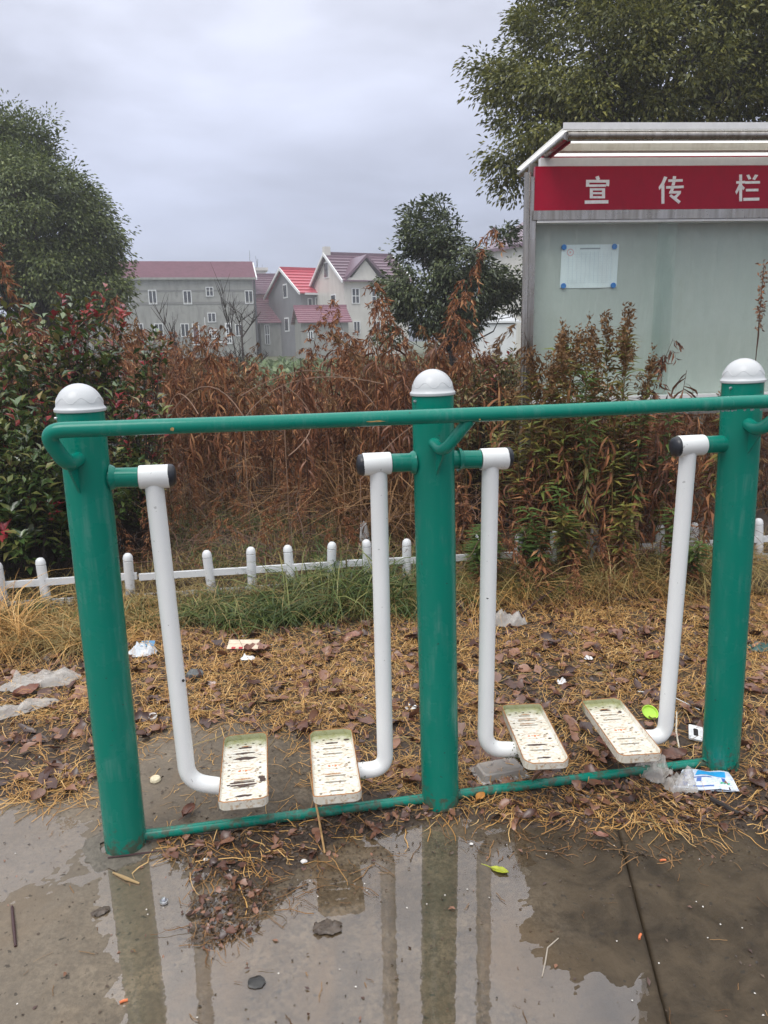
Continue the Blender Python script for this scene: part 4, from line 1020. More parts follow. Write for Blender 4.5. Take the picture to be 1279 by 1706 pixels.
def wither_proto(seed, h=1.3):
    g = np.random.default_rng(seed); K = 7; tt = np.linspace(0, 1, K); bend = g.normal(size=2) * .12
    stem = np.stack([bend[0] * tt ** 2, bend[1] * tt ** 2, h * tt], -1)[None]
    st = cat(ribbons(stem, .013 * (1 - .7 * tt), unit(np.array([[1., .2, 0]]))), ribbons(stem, .013 * (1 - .7 * tt), unit(np.array([[-.2, 1., 0]]))))
    M = 58; f = .2 + .8 * g.random(M) ** .8; p = np.stack([np.interp(f, tt, stem[0, :, k]) for k in range(3)], -1); a = g.random(M) * 6.283
    d = np.stack([np.cos(a) * .5, np.sin(a) * .5, -.75 + .35 * g.normal(size=M)], -1); L = .13 * (.5 + .8 * g.random(M)); u = np.linspace(0, 1, 5)
    d = unit(d); P = p[:, None] + d[:, None] * (L[:, None] * u)[..., None]; P[..., 2] -= (L[:, None] * .5 * u ** 2); P[..., :2] += (np.stack([np.cos(a), np.sin(a)], -1)[:, None] * (L[:, None] * .35 * np.sin(u * 3.1))[..., None])
    return st, ribbons(P, (L * .145)[:, None] * np.sin(.25 + u * 2.75), unit(g.normal(size=(M, 3))))
PROTOS_W = [wither_proto(170 + k, 1.2 + .15 * k) for k in range(4)]
PROTOS_T = [weed_proto(140 + k, 2.0, 38, 20, .5, [1.15, .8, 1.3, .6][k], .046) for k in range(4)]
# --- the dead thicket, as one mass (its tallest plants are set out one by one below)
def thicket_top(px): return np.interp(px, [-200, 120, 300, 380, 440, 560, 640, 720, 800, 900, 1300], [520, 540, 560, 590, 625, 622, 585, 575, 600, 610, 620])
N = 1900; py_y = 5.0 + 15 * RNG.random(N) ** 1.5; py_x = (RNG.random(N) * 1.25 - .55) * py_y * 1.0
T = np.stack([py_x, py_y, np.zeros(N)], -1); T[:, 2] = gzv(T[:, 0], T[:, 1]) - .02
px, _ = project(T); tz = EYE - (thicket_top(px) - 569) / F * T[:, 1] * 1.02
sc = np.clip((tz - T[:, 2]) / 1.5, .28, 1.25) * (.42 + .80 * RNG.random(N) ** 1.4)
def blocked(T):
    bo = (T - BD) @ BP.d; bd_ = (T - BD) @ -BP.n
    return (bo > -.25) & (bd_ > -.30) & (bd_ < .5)
keep = ~((px < 235) & (T[:, 1] < 6.6)) & ~blocked(T) & (T[:, 1] > FP.o[1] + (T[:, 0] - FP.o[0]) * .133 + .35); 
keep &= T[:, 1] > np.interp(px, [150, 250, 600, 660, 730, 870, 900], [6.5, 7.4, 7.1, 6.3, 6.9, 6.9, 4.9]) + .4 * RNG.normal(size=len(T))
T, sc = T[keep], sc[keep]
kind = RNG.integers(0, len(PROTOS), len(T)); st, lf = [], []
for k in range(len(PROTOS)):
    q = kind == k; n = q.sum(); rz = RNG.random(n) * 6.283; lean = RNG.normal(size=(n, 2)) * .24
    st.append(stamp(PROTOS[k][0], T[q], rz, sc[q], lean)); lf.append(stamp(PROTOS[k][1], T[q], rz, sc[q], lean))
s_, l_ = cat(*st), cat(*lf)
lm = np.concatenate([np.full(len(x[1]), 2 if k in (2, 5) else (3 if k == 4 else 1)) for k, x in enumerate(lf)])
stuff(qobj('dead_weed_thicket', cat(s_, l_), [M_STEM, L_DEAD, L_DEADB, L_WITHER], mi=np.concatenate([np.zeros(len(s_[1])), lm])))
# --- straw-coloured blades among it
def blades(N, xy, hgt, wd, curl, rg, K=5, lie=0.):
    T = np.zeros((N, 3)); T[:, :2] = xy; T[:, 2] = gzv(T[:, 0], T[:, 1]) - .01
    a = rg.random(N) * 6.283; u = np.linspace(0, 1, K); h = np.asarray(hgt)[:, None]; c = np.asarray(curl)[:, None]
    P = np.zeros((N, K, 3)); hx = np.stack([np.cos(a), np.sin(a)], -1)
    P[:, :, :2] = T[:, None, :2] + hx[:, None] * (h * c * u ** 1.6)[..., None]
    P[:, :, 2] = T[:, None, 2] + h * (u - np.clip(c, 0, 1.1) * .75 * u ** 2.4)
    S = unit(np.stack([-hx[:, 1], hx[:, 0], rg.normal(size=N) * .3], -1))
    W = np.asarray(wd)[:, None] * (1 - .85 * u ** 1.5); return ribbons(P, W, S)
def region(N, y0, y1, p0, p1, rg, pw=1.):
    y = y0 + (y1 - y0) * rg.random(N) ** pw; px = p0 + (p1 - p0) * rg.random(N)
    return np.stack([(px - CX) / F * y * 1.04, y], -1)
rg = np.random.default_rng(50)
xy = region(2300, 6.6, 12, -100, 1000, rg, 1.3); q = ~blocked(np.c_[xy, np.zeros(len(xy))]); xy = xy[q]
stuff(qobj('straw_blades', blades(len(xy), xy, .45 + .55 * rg.random(len(xy)), .008 + .008 * rg.random(len(xy)), .3 + .8 * rg.random(len(xy)), rg), L_DEADB))
xy = region(900, 5.5, 8.5, 560, 760, rg); stuff(qobj('straw_blades', blades(900, xy, .6 + .7 * rg.random(900), .010 + .010 * rg.random(900), .3 + .8 * rg.random(900), rg), L_DEADB))
# --- low dry grass beyond the fence
xy = region(15000, 4.45, 8.5, -150, 1500, rg, 1.4); xy = xy[~blocked(np.c_[xy, np.zeros(len(xy))])]
stuff(qobj('dry_grass', blades(len(xy), xy, .10 + .22 * rg.random(len(xy)), .004 + .004 * rg.random(len(xy)), .4 + .9 * rg.random(len(xy)), rg, 4), L_DRYGRASS))
# --- fallen twigs and yellow-green tufts on the open ground behind the fence
def tangle(N, d0, d1, p0, p1, l0, l1, zmax, wd, mat_, name):
    xy = region(N, d0, d1, p0, p1, rg); a = rg.random(N) * 6.283; el = np.abs(rg.normal(size=N)) * .45; L = l0 + (l1 - l0) * rg.random(N); u = np.linspace(0, 1, 6)
    D = np.stack([np.cos(a) * np.cos(el), np.sin(a) * np.cos(el), np.sin(el)], -1); P = np.c_[xy, gzv(xy[:, 0], xy[:, 1]) + zmax * rg.random(N) ** 2][:, None] + D[:, None] * (L[:, None] * u)[..., None]
    P[..., 2] -= (L * (.15 + .5 * rg.random(N)))[:, None] * u ** 2 * .8; P[..., 0] += .05 * L[:, None] * np.sin(u * 5 + a[:, None]); P[..., 2] = np.maximum(P[..., 2], gzv(P[..., 0].ravel(), P[..., 1].ravel()).reshape(N, 6) + .01)
    return stuff(qobj(name, ribbons(P, wd * (1 - .6 * u), unit(np.stack([-np.sin(a), np.cos(a), .5 * rg.normal(size=N)], -1))), mat_))
tangle(1500, 4.8, 8.2, 150, 760, .2, .8, .35, .006, M_STEM, 'twig_tangle'); tangle(900, 5., 9., 150, 900, .3, 1.0, .7, .006, L_DEADB, 'twig_tangle'); tangle(500, 4.6, 5.6, 740, 1200, .2, .7, .6, .006, M_STEM, 'twig_tangle')
_c = region(75, 4.75, 7.2, 180, 720, rg); _i = rg.integers(0, 75, 2400); _xy = _c[_i] + rg.normal(size=(2400, 2)) * .06
stuff(qobj('grass_tufts', blades(2400, _xy, .08 + .2 * rg.random(2400), .006 + .004 * rg.random(2400), .4 + .9 * rg.random(2400), rg, 5), L_GOLDG))
_n = 70; _xy = region(_n, 4.9, 7.2, 150, 640, rg); _T = np.c_[_xy, gzv(_xy[:, 0], _xy[:, 1])]
stuff(qobj('low_dead_weeds', cat(*[stamp(PROTOS[k][1], _T[k::7], rg.random(len(_T[k::7])) * 6, .18 + .28 * rg.random(len(_T[k::7])), rg.normal(size=(len(_T[k::7]), 2)) * .35) for k in range(7)]), L_DEAD))
# --- vegetable plot and scrub far across the field
N = 2600; xy = region(N, 22, 48, 250, 900, rg); 
P = np.c_[xy, gzv(xy[:, 0], xy[:, 1]) + .15 * rg.random(N)]
stuff(qobj('vegetable_plot', leaves(P, unit(rg.normal(size=(N, 3)) + [0, 0, .6]), unit(rg.normal(size=(N, 3)) + [0, 0, .8]), .28 + .3 * rg.random(N), .22, simple=True), leafmat('vegetable_leaf', [(.06, .10, .03), (.13, .19, .07), (.22, .27, .12)], .5, .2)))
# --- dead weeds one can tell apart
def weed(proto, loc, rz, sc, label, group, mats=(None, None), name='dead_weed', lean=(0, 0), meshes={}):
    r = thing(name, label, 'weed', loc, rz, group); r.scale = (sc,) * 3
    r.rotation_euler = (lean[0], lean[1], rz); ms, ml = mats[0] or M_STEM, mats[1] or L_DEAD
    key = (id(proto), ms.name, ml.name)
    if key not in meshes: meshes[key] = (qmesh('stem', *proto[0], ms), qmesh('foliage', *proto[1], ml))
    for nm, me in zip(('stem', 'foliage'), meshes[key]): link(bpy.data.objects.new(nm, me), r)
    return r
g = random.Random(77)
def tall(px, top, d, k, label, lean=(0, 0)):
    p = based(px, 600, d); ht = EYE + (567 - top) / F * d - p[2]
    weed(PROTOS_T[k % 4], p, g.random() * 6, ht / 1.9, label, None, lean=lean)
tall(700, 372, 6.9, 0, 'tallest rust-brown dead weed with a spire standing before the small evergreen', (0, .02))
tall(688, 470, 6.9, 1, 'rust-brown dead weed with arching plumes just left of the middle white cap', (0, -.1))
tall(525, 515, 7.0, 2, 'drooping feathery dead weed before the outbuilding with low purple roof', (0, .05))
tall(560, 540, 6.8, 3, 'dark drooping dead weed right of the feathery one beside the middle post', (.05, -.08))
tall(600, 530, 6.5, 0, 'leaning dead weed in front of the cream house', (0, .22))
tall(48, 412, 6.3, 1, 'tall dead plume rising at the left edge against the large dark tree', (0, .02))
tall(175, 468, 6.0, 2, 'bushy dead plume left of the grey farmhouse above the left post cap', (0, .03))
tall(118, 520, 5.9, 3, 'dead weed with drooping leaves above the left post cap', (0, -.04))
tall(5, 470, 5.8, 0, 'dead weed at the extreme left edge among red-tipped shrubs', (0, 0))
tall(470, 545, 7.3, 1, 'feathery dead weed below the double-roofed low house', (0, -.06))
tall(640, 485, 6.8, 2, 'drooping dead weed overlapping the cream house right part', (0, .12))
tall(500, 505, 7.6, 3, 'pale dead weed tip overlapping the outbuilding left edge', (.05, .04))
tall(580, 495, 7.4, 1, 'arching dead weed crossing the cream house lower left corner', (0, .16))
tall(838, 520, 6.4, 2, 'reddish dead weed close left of the notice board post', (0, -.03))
tall(330, 560, 7.6, 3, 'low dead plume under the brown door of the grey farmhouse', (0, .05))
tall(255, 535, 7.2, 1, 'dead weed below the left windows of the grey farmhouse', (0, .1))
ZONES = [(230, 430, 6.9, 8.6, 'below the long grey farmhouse', 14), (430, 505, 6.9, 8.8, 'below the low double-roofed house', 8), (505, 585, 6.6, 8.4, 'below the grey outbuilding', 10), (585, 680, 6.2, 8., 'between the cream house and the middle post cap', 12), (740, 868, 7.4, 9., 'between the middle post cap and the notice board', 8)]
for z0_, z1_, d0_, d1_, where, cnt in ZONES:
    for k in range(cnt):
        px = g.uniform(z0_, z1_); d = g.uniform(d0_, d1_); p = based(px, 650, d)
        if blocked(p[None])[0]: continue
        top = float(thicket_top(px)) + g.uniform(0, 60); ht = max(.6, EYE + (567 - top) / F * d)
        weed(PROTOS[k % 7], p, g.random() * 6, ht / 1.5, 'rust-brown dead weed drooping in the thicket ' + where, 'dead weeds ' + where, mats=(None, L_DEADB if k % 5 == 4 else None), lean=(g.gauss(0, .10), g.gauss(0, .12)))
for z0_, z1_, d0_, d1_, where, cnt in [(240, 420, 6.6, 8.2, 'behind the left swing arm', 10), (500, 640, 6.0, 7.6, 'behind the second swing arm from the left', 14), (640, 760, 5.6, 7., 'behind the middle post', 9), (830, 1170, 4.8, 5.6, 'between the right pair of swing arms', 16)]:
    for k in range(cnt):
        px = g.uniform(z0_, z1_); d = g.uniform(d0_, d1_); p = based(px, 700, d)
        if blocked(p[None])[0]: continue
        weed(PROTOS_W[k % 4], p, g.random() * 6, g.uniform(.75, 1.15) if px < 800 else g.uniform(.65, .95), 'dark withered stalk with curled hanging leaves ' + where, 'withered stalks ' + where, mats=(None, L_WITHER if k % 3 else L_DEAD), name='withered_stalk', lean=(g.gauss(0, .10), g.gauss(0, .12)))
# --- arching dry canes
M_CANE = plain('dry_cane', (.20, .115, .07), .6, 0, .3, 20)
for k, (x0, y0, xm, ym, x1, y1, d) in enumerate([(230, 800, 330, 540, 420, 720, 5.8), (270, 760, 280, 600, 330, 690, 5.6), (405, 700, 470, 600, 640, 640, 6.0), (470, 640, 560, 700, 480, 760, 5.4), (640, 700, 560, 560, 400, 660, 6.4), (600, 800, 700, 660, 790, 700, 5.7)]):
    a, m_, b = at(x0, y0, d), at(xm, ym, d * 1.04), at(x1, y1, d * .98); t = np.linspace(0, 1, 14)[:, None]
    pts = a * (1 - t) ** 2 + 2 * m_ * t * (1 - t) + b * t * t; a0 = pts[0].copy(); a0[2] = gz(a0[0], a0[1])
    mb = MB(); mb.tube([a0] + list(pts), .0045, 5)
    tag(mb.build('dry_cane', M_CANE), ['thin dry cane arching over the thicket beneath the grey farmhouse', 'short dry cane curving right of the left post cap', 'long dry cane arching toward the feathery drooping weed', 'low curled dry cane in the thicket above the rail', 'wide dry cane bowing left through the thicket', 'dry cane bowing right beside the middle post'][k], 'cane')
# --- goldenrod before the board
def goldenrod(seed, h=1.6, dead=.5, fresh=False):
    g = np.random.default_rng(seed); K = 6; tt = np.linspace(0, 1, K); bend = g.normal(size=2) * .06
    stem = np.stack([bend[0] * tt ** 2, bend[1] * tt ** 2, h * tt], -1)[None]
    mbs = cat(ribbons(stem, .011 * (1 - .6 * tt), unit(np.array([[1., .2, 0]]))), ribbons(stem, .011 * (1 - .6 * tt), unit(np.array([[-.2, 1., 0]]))))
    def whorl(n, f0, f1, L0, up, wr=.17):
        f = np.sort(f0 + (f1 - f0) * g.random(n)); p = np.stack([np.interp(f, tt, stem[0, :, k]) for k in range(3)], -1)
        a = g.random(n) * 6.283; d = unit(np.stack([np.cos(a), np.sin(a), up + .25 * g.normal(size=n)], -1)); L = L0 * (.7 + .6 * g.random(n))
        return leaves(p, d, unit(np.array([0, 0, 1.]) + .35 * g.normal(size=(n, 3))), L, L * wr, fold=.3, droop=.35)
    up_ = whorl(int(70 * h), .42, .98, .105, .45, .21); low = whorl(int(42 * h), .12, .62, .12, -.9)
    n = 14; f = .80 + .2 * g.random(n); b0 = np.stack([np.interp(f, tt, stem[0, :, k]) for k in range(3)], -1); b0[:, 2] += .10 * h * (f - .8) * 2
    m = n * 26; bi = np.repeat(np.arange(n), 26); az = g.random(n) * 6.283; ln = .02 + .30 * (1.02 - f); t = g.random(m)
    pos = b0[bi] + np.stack([np.cos(az[bi]) * ln[bi] * t, np.sin(az[bi]) * ln[bi] * t, .8 * ln[bi] * t + .09 * t], -1) + g.normal(size=(m, 3)) * .012
    pl = leaves(pos, unit(g.normal(size=(m, 3)) + [0, 0, .4]), unit(g.normal(size=(m, 3))), .034, .013, simple=False)
    return mbs, up_, low, pl
GR = [goldenrod(200 + k) for k in range(5)]
GRM = [[qmesh('stem', *p[0], M_STEMY), qmesh('upper_leaves', *p[1], L_GOLD), qmesh('withered_leaves', *p[2], L_DEAD), qmesh('plume', *p[3], L_DEADB)] for p in GR]
GRF = [[qmesh('stem', *p[0], M_STEMY), qmesh('upper_leaves', *p[1], L_GOLDG), qmesh('withered_leaves', *p[2], L_GOLD)] for p in GR[:2]]
gl = ['goldenrod with brown plume at the left corner of the glass case', 'tall goldenrod with yellowing leaves before the left glass pane', 'goldenrod with twin brown plumes near the notice board left post', 'goldenrod with dark seed plume in front of the overlapping glass edges', 'bushy goldenrod rising above the rail under the printed notice', 'slender goldenrod close behind the rail before the glass', 'short goldenrod beside the notice board post', 'goldenrod with few leaves near the right post']
def golden(px, top, d, k, label, meshes, group=None, name='goldenrod', lean=None):
    p = based(px, 700, d); ht = EYE + (560 - top) / F * d - p[2]; r = thing(name, label, 'weed', p, g.random() * 6, group); r.scale = (1.0, 1.0, ht / 1.66)
    r.rotation_euler = (g.gauss(0, .03), g.gauss(0, .03) if lean is None else lean, r.rotation_euler[2])
    for me in meshes: link(bpy.data.objects.new(me.name.split('.')[0], me), r)
for k, (px, top, d) in enumerate([(893, 600, 5.0), (926, 545, 5.2), (958, 552, 5.3), (1036, 530, 5.1), (945, 580, 4.9), (1018, 585, 5.0), (875, 640, 5.2), (1185, 630, 5.0)]): golden(px, top, d, k, gl[k], GRM[k % 5])
for k, (px, top, d, lab) in enumerate([(905, 560, 5.25, 'goldenrod stem crowding the notice board left post'), (940, 560, 5.35, 'dense goldenrod stem just right of the board post'), (1045, 560, 5.2, 'yellowing goldenrod left of the dark seed plume'), (1028, 548, 5.3, 'goldenrod with brown plume below the printed notice right edge'), (970, 620, 5.0, 'low bushy goldenrod before the glass'), (1060, 600, 5.3, 'leafy goldenrod under the overlapping panes'), (910, 620, 4.95, 'short yellow goldenrod at the base of the board post')]): golden(px, top, d, k, lab, GRM[(k + 2) % 5])
golden(985, 598, 4.9, 0, 'fresh green weed standing between the goldenrods before the glass', GRF[0], name='green_weed'); golden(1110, 640, 5.1, 1, 'small fresh green weed left of the right post', GRF[1], name='green_weed')
golden(1065, 650, 4.9, 1, 'low fresh green weed under the overlapping glass edges', GRF[0], name='green_weed')
GRD = [[qmesh('stem', *p[0], M_STEM), qmesh('upper_leaves', *p[1], L_DEAD), qmesh('withered_leaves', *p[2], L_DEAD)] for p in GR[2:]]
for k in range(32):
    golden(g.uniform(770, 1175), g.uniform(640, 800), g.uniform(4.75, 5.6), k, 'yellow-brown weed stalk in the clump between middle and right posts', (GRM[k % 5][:3] if k % 5 == 0 else GRD[k % 3] if k % 5 < 3 else [GRM[k % 5][0], GRM[k % 5][2]]), 'weed stalks between the posts', 'weed_stalk')
p = based(1250, 700, 5.4); r = weed(PROTOS[2], p, 1., 1., 'lone dark seed stalk rising past the right post against the glass', None, name='seed_stalk')
bpy.data.objects.remove(r.children[1]); bpy.data.objects.remove(r.children[0]); r.scale = (1, 1, 1)
ht = EYE + (558 - 465) / F * 5.4; K = 8; tt = np.linspace(0, 1, K); sp_ = np.stack([.03 * np.sin(tt * 5), 0 * tt, ht * tt], -1)
mb = MB(); mb.tube(sp_, [.006 * (1 - .6 * t) for t in tt], 5); mb.tube([sp_[5], sp_[5] + [.05, 0, .12], sp_[5] + [.06, .01, .30]], .003, 4); mb.build('stem', M_STEM, r)
rg2 = np.random.default_rng(9); m = 170; f = rg2.random(m); pos = np.where((rg2.random(m) < .65)[:, None], np.stack([.03 * np.sin(5 * (.82 + .2 * f)), 0 * f, ht * (.82 + .2 * f)], -1), sp_[5] + np.stack([.055 + 0 * f, 0 * f, .16 + .2 * f], -1)) + rg2.normal(size=(m, 3)) * .012
qobj('seed_head', leaves(pos, unit(rg2.normal(size=(m, 3)) + [0, 0, -.3]), rdir(m), .035, .012), L_DEAD, r)

# --- photinia shrubs
def shrub(name, label, base, blobs, nst, per, ll, mat, matr, redtop, seed, group=None, wr=.40):
    rg = np.random.default_rng(seed); base = np.array(base, float); r = thing(name, label, 'shrub', base, 0, group)
    C = np.array([b[0] for b in blobs]) - base; Rr = np.array([b[1] for b in blobs]); k = rg.choice(len(C), nst, p=Rr ** 1.5 / (Rr ** 1.5).sum())
    tip = C[k] + unit(rg.normal(size=(nst, 3))) * (Rr[k] * (.3 + .7 * rg.random(nst) ** .5))[:, None]; tip[:, 2] = np.maximum(tip[:, 2], .08)
    s0 = np.concatenate([rg.normal(size=(nst, 2)) * .10 + tip[:, :2] * .25, np.zeros((nst, 1))], 1); mid = (s0 + tip) / 2 + rg.normal(size=(nst, 3)) * .06; mid[:, :2] = mid[:, :2] * .8 + tip[:, :2] * .2
    t = np.linspace(0, 1, 7)[None, :, None]; Pb = s0[:, None] * (1 - t) ** 2 + 2 * mid[:, None] * t * (1 - t) + tip[:, None] * t * t
    sd = unit(np.stack([np.ones(nst), rg.normal(size=nst) * .5, 0 * rg.random(nst)], -1)); sd2 = unit(np.cross(sd, tip - s0))
    qobj('stem', cat(ribbons(Pb, .008 * (1 - .7 * t[0, :, 0]), sd), ribbons(Pb, .008 * (1 - .7 * t[0, :, 0]), sd2)), M_TWIG, r)
    N = nst * per; bi = np.repeat(np.arange(nst), per); u = 1 - .55 * rg.random(N) ** 1.6; x = u * 6; i0 = np.minimum(x.astype(int), 5); fr = (x - i0)[:, None]
    pos = Pb[bi, i0] * (1 - fr) + Pb[bi, i0 + 1] * fr; tang = unit(Pb[bi, 6] - Pb[bi, 4])
    rad_ = unit(np.cross(tang, rg.normal(size=(N, 3)))); d = unit(tang * (.15 + .9 * (u - .45))[:, None] + rad_ * .9 + np.array([0, 0, .12]))
    nn = unit(tang * .9 + np.array([0, 0, .6]) + rg.normal(size=(N, 3)) * .3); L = ll * (.6 + .6 * rg.random(N))
    isred = (redtop[bi] if hasattr(redtop, '__len__') else (rg.random(nst) < redtop)[bi]) & (u > .86)
    for nm, q, mt in (('foliage', ~isred, mat), ('young_leaves', isred, matr)):
        if q.sum(): qobj(nm, leaves(pos[q], d[q], nn[q], L[q] * (1 if nm == 'foliage' else .95), L[q] * wr, fold=.22, droop=.2), mt, r)
    return r
def bl(px, py, d, rpx): return (at(px, py, d), rpx * d / F)
shrub('photinia_shrub', 'dense dark green glossy shrub behind the left post and fence', based(40, 900, 5.1), [bl(30, 760, 5.0, 110), bl(-60, 720, 5.1, 120), bl(60, 850, 5.0, 80), bl(110, 800, 5.15, 70), bl(-40, 860, 5., 90), bl(190, 800, 5.3, 55)], 340, 16, .094, L_PHOT, L_PHOTR, .04, 61)
shrub('photinia_shrub', 'loose shrub with red young leaves rising left of the left post cap', based(60, 880, 5.5), [bl(20, 560, 5.4, 70), bl(90, 590, 5.5, 75), bl(150, 640, 5.5, 75), bl(60, 660, 5.3, 90), bl(-50, 600, 5.5, 100), bl(150, 560, 5.6, 60), bl(175, 510, 5.6, 38), bl(120, 520, 5.7, 45), bl(0, 690, 5.3, 90)], 340, 13, .094, L_PHOT, L_PHOTR, .20, 62)
shrub('photinia_shrub', 'sparse red-tipped shrub spreading behind the left cross arm', based(210, 880, 5.7), [bl(215, 620, 5.7, 45), bl(235, 690, 5.6, 48), bl(250, 580, 5.8, 35), bl(200, 740, 5.6, 60), bl(240, 790, 5.5, 40)], 130, 12, .085, L_PHOT, L_PHOTR, .2, 63)
shrub('hedge_shrub', 'yellow-green leafy shrub left of the notice board post', based(815, 720, 6.3), [bl(800, 635, 6.3, 50), bl(840, 620, 6.4, 45), bl(770, 655, 6.2, 42), bl(850, 680, 6.2, 50), bl(800, 700, 6.1, 60), bl(862, 605, 6.5, 32)], 300, 14, .060, L_HEDGE, L_PHOTR, .05, 64, wr=.38)

# --- grass along the fence
def gband(N, p0, p1, d0, d1, h0, h1, w_, mat_, c0=.3, c1=1.1, name='fence_grass', clump=0):
    xy = region(N, d0, d1, p0, p1, rg)
    # follow the fence line
    xy[:, 1] += (xy[:, 0] + 2.15) * .133
    if clump:
        cx = rg.integers(0, clump, N); cc = region(clump, d0, d1, p0, p1, rg); cc[:, 1] += (cc[:, 0] + 2.15) * .133
        xy = cc[cx] + rg.normal(size=(N, 2)) * .035
    return stuff(qobj(name, blades(N, xy, h0 + (h1 - h0) * rg.random(N), w_ * (.6 + .8 * rg.random(N)), c0 + (c1 - c0) * rg.random(N), rg, 6), mat_))
gband(3000, 285, 700, 3.93, 4.36, .06, .25, .0085, L_GRASS, .5, 1.5, clump=62)
gband(480, 440, 700, 4.0, 4.45, .28, .60, .0085, L_GRASS, .5, 1.3, clump=30)
gband(420, 740, 1300, 4.05, 4.5, .28, .62, .007, L_DRYGRASS, .5, 1.4, clump=26)
gband(300, -160, 40, 3.8, 4.5, .28, .62, .006, L_STRAW, .5, 1.4, clump=26)
gband(1100, 200, 760, 3.92, 4.5, .12, .32, .005, L_DRYGRASS, .5, 1.5, clump=60)
gband(2800, -160, 215, 3.75, 4.40, .06, .26, .0065, L_DRYGRASS, .5, 1.6, clump=60)
gband(700, -160, 240, 3.9, 4.4, .06, .24, .0055, L_GRASS, .4, 1.3, clump=26)
gband(1700, -140, 230, 3.7, 4.3, .08, .28, .0042, L_STRAW, .7, 1.7, clump=40)
gband(2400, 740, 1330, 4.0, 4.5, .12, .36, .0055, L_DRYGRASS, .5, 1.5, clump=70)
gband(1100, 760, 1200, 4.05, 4.55, .12, .34, .006, L_GRASS, .4, 1.2, clump=34)
gband(900, 800, 1330, 3.95, 4.5, .15, .4, .0042, L_STRAW, .7, 1.7, clump=30)
# weeds and withered leaves hanging in front of the fence between the posts
for k in range(15):
    golden(g.uniform(790, 1170), g.uniform(800, 900), g.uniform(4.45, 4.75), k, 'short yellow-green weed crowding the fence between the right pair of swing arms', [GRM[k % 5][0], GRF[k % 2][1] if k % 3 else GRM[k % 5][1], GRM[k % 5][2]], 'weeds crowding the fence', 'fence_weed')
for k, (px, py, d, s) in enumerate([(905, 1010, 4.15, .36), (940, 1020, 4.2, .30), (1015, 1010, 4.3, .34), (880, 1000, 4.3, .42), (1060, 1000, 4.35, .30), (965, 1040, 4.0, .24)]):
    p = topp(px, py); weed(PROTOS[k % 7], p, g.random() * 6, s * .95, 'low clump of drooping dead brown leaves at the fence left of the right post', 'dead clumps before the fence', lean=(g.gauss(0, .2), g.gauss(0, .2)))

# ------------------------------------------------------------------ litter
L_LEAF = leafmat('fallen_leaf', [(.022, .011, .009), (.060, .026, .018), (.125, .052, .032), (.25, .12, .070), (.075, .042, .034)], .35, 0, .6, 4.)
L_CHIP = leafmat('dark_crumb', [(.015, .011, .008), (.045, .03, .02), (.10, .065, .04), (.03, .02, .016)], .5, 0, .5, 4.)
def inpoly(n, poly, rg, pw=None):
    P = np.array(poly, float); lo, hi = P.min(0), P.max(0); out = np.zeros((0, 2))
    while len(out) < n:
        q = lo + (hi - lo) * rg.random((n * 2, 2)); q = q[polysd(poly, q[:, 0], q[:, 1]) < 0]; out = np.concatenate([out, q])
    return out[:n]
def ground_pts(pxy):
    d = FW + RT * ((pxy[:, :1] - CX) / F) - UP * ((pxy[:, 1:] - CY) / F); t = -EYE / d[:, 2:]; P = CAM + d * t
    P[:, 2] = topz(P[:, 0], P[:, 1]); return P
def in_world(n, poly, rg):
    """points spread evenly over the ground inside an outline given as picture corners"""
    G = ground_pts(np.array(poly, float))[:, :2]; q = inpoly(n, G.tolist(), rg); return np.c_[q, topz(q[:, 0], q[:, 1])]
def straws(n, poly, l0, l1, wd, curl, mat_, lift=.02, name='straw_litter', K=6):
    P0 = in_world(int(n * 1.6), poly, rg); kp = fbm(P0[:, 0], P0[:, 1], 3.2, 4) + .35 * rg.normal(size=len(P0)) > -.10; P0 = P0[kp][:n]; n = len(P0); a = rg.random(n) * 6.283; L = l0 + (l1 - l0) * rg.random(n) ** 1.5; cv = rg.normal(size=n) * curl; u = np.linspace(-.5, .5, K)
    ang = a[:, None] + cv[:, None] * (u + .5) + .35 * rg.normal(size=(n, 1)) * np.sin(u * 9)[None]
    dx = np.cos(ang) * (L / (K - 1))[:, None]; dy = np.sin(ang) * (L / (K - 1))[:, None]
    P = np.zeros((n, K, 3)); P[:, :, 0] = P0[:, :1] + np.cumsum(dx, 1); P[:, :, 1] = P0[:, 1:2] + np.cumsum(dy, 1)
    zz = topz(P[..., 0].ravel(), P[..., 1].ravel()).reshape(n, K)
    P[:, :, 2] = np.maximum(zz, P0[:, 2:3] - .01) + .003 + (lift * rg.random(n) ** 2)[:, None] * (1 + .8 * np.cos(u * 6.3 + rg.random((n, 1)) * 6)) * .6
    S = unit(np.stack([-np.sin(a), np.cos(a), rg.normal(size=n) * .25], -1))
    return stuff(qobj(name, ribbons(P, (wd * (.6 + .7 * rg.random(n)))[:, None] * np.ones(K), S), mat_))
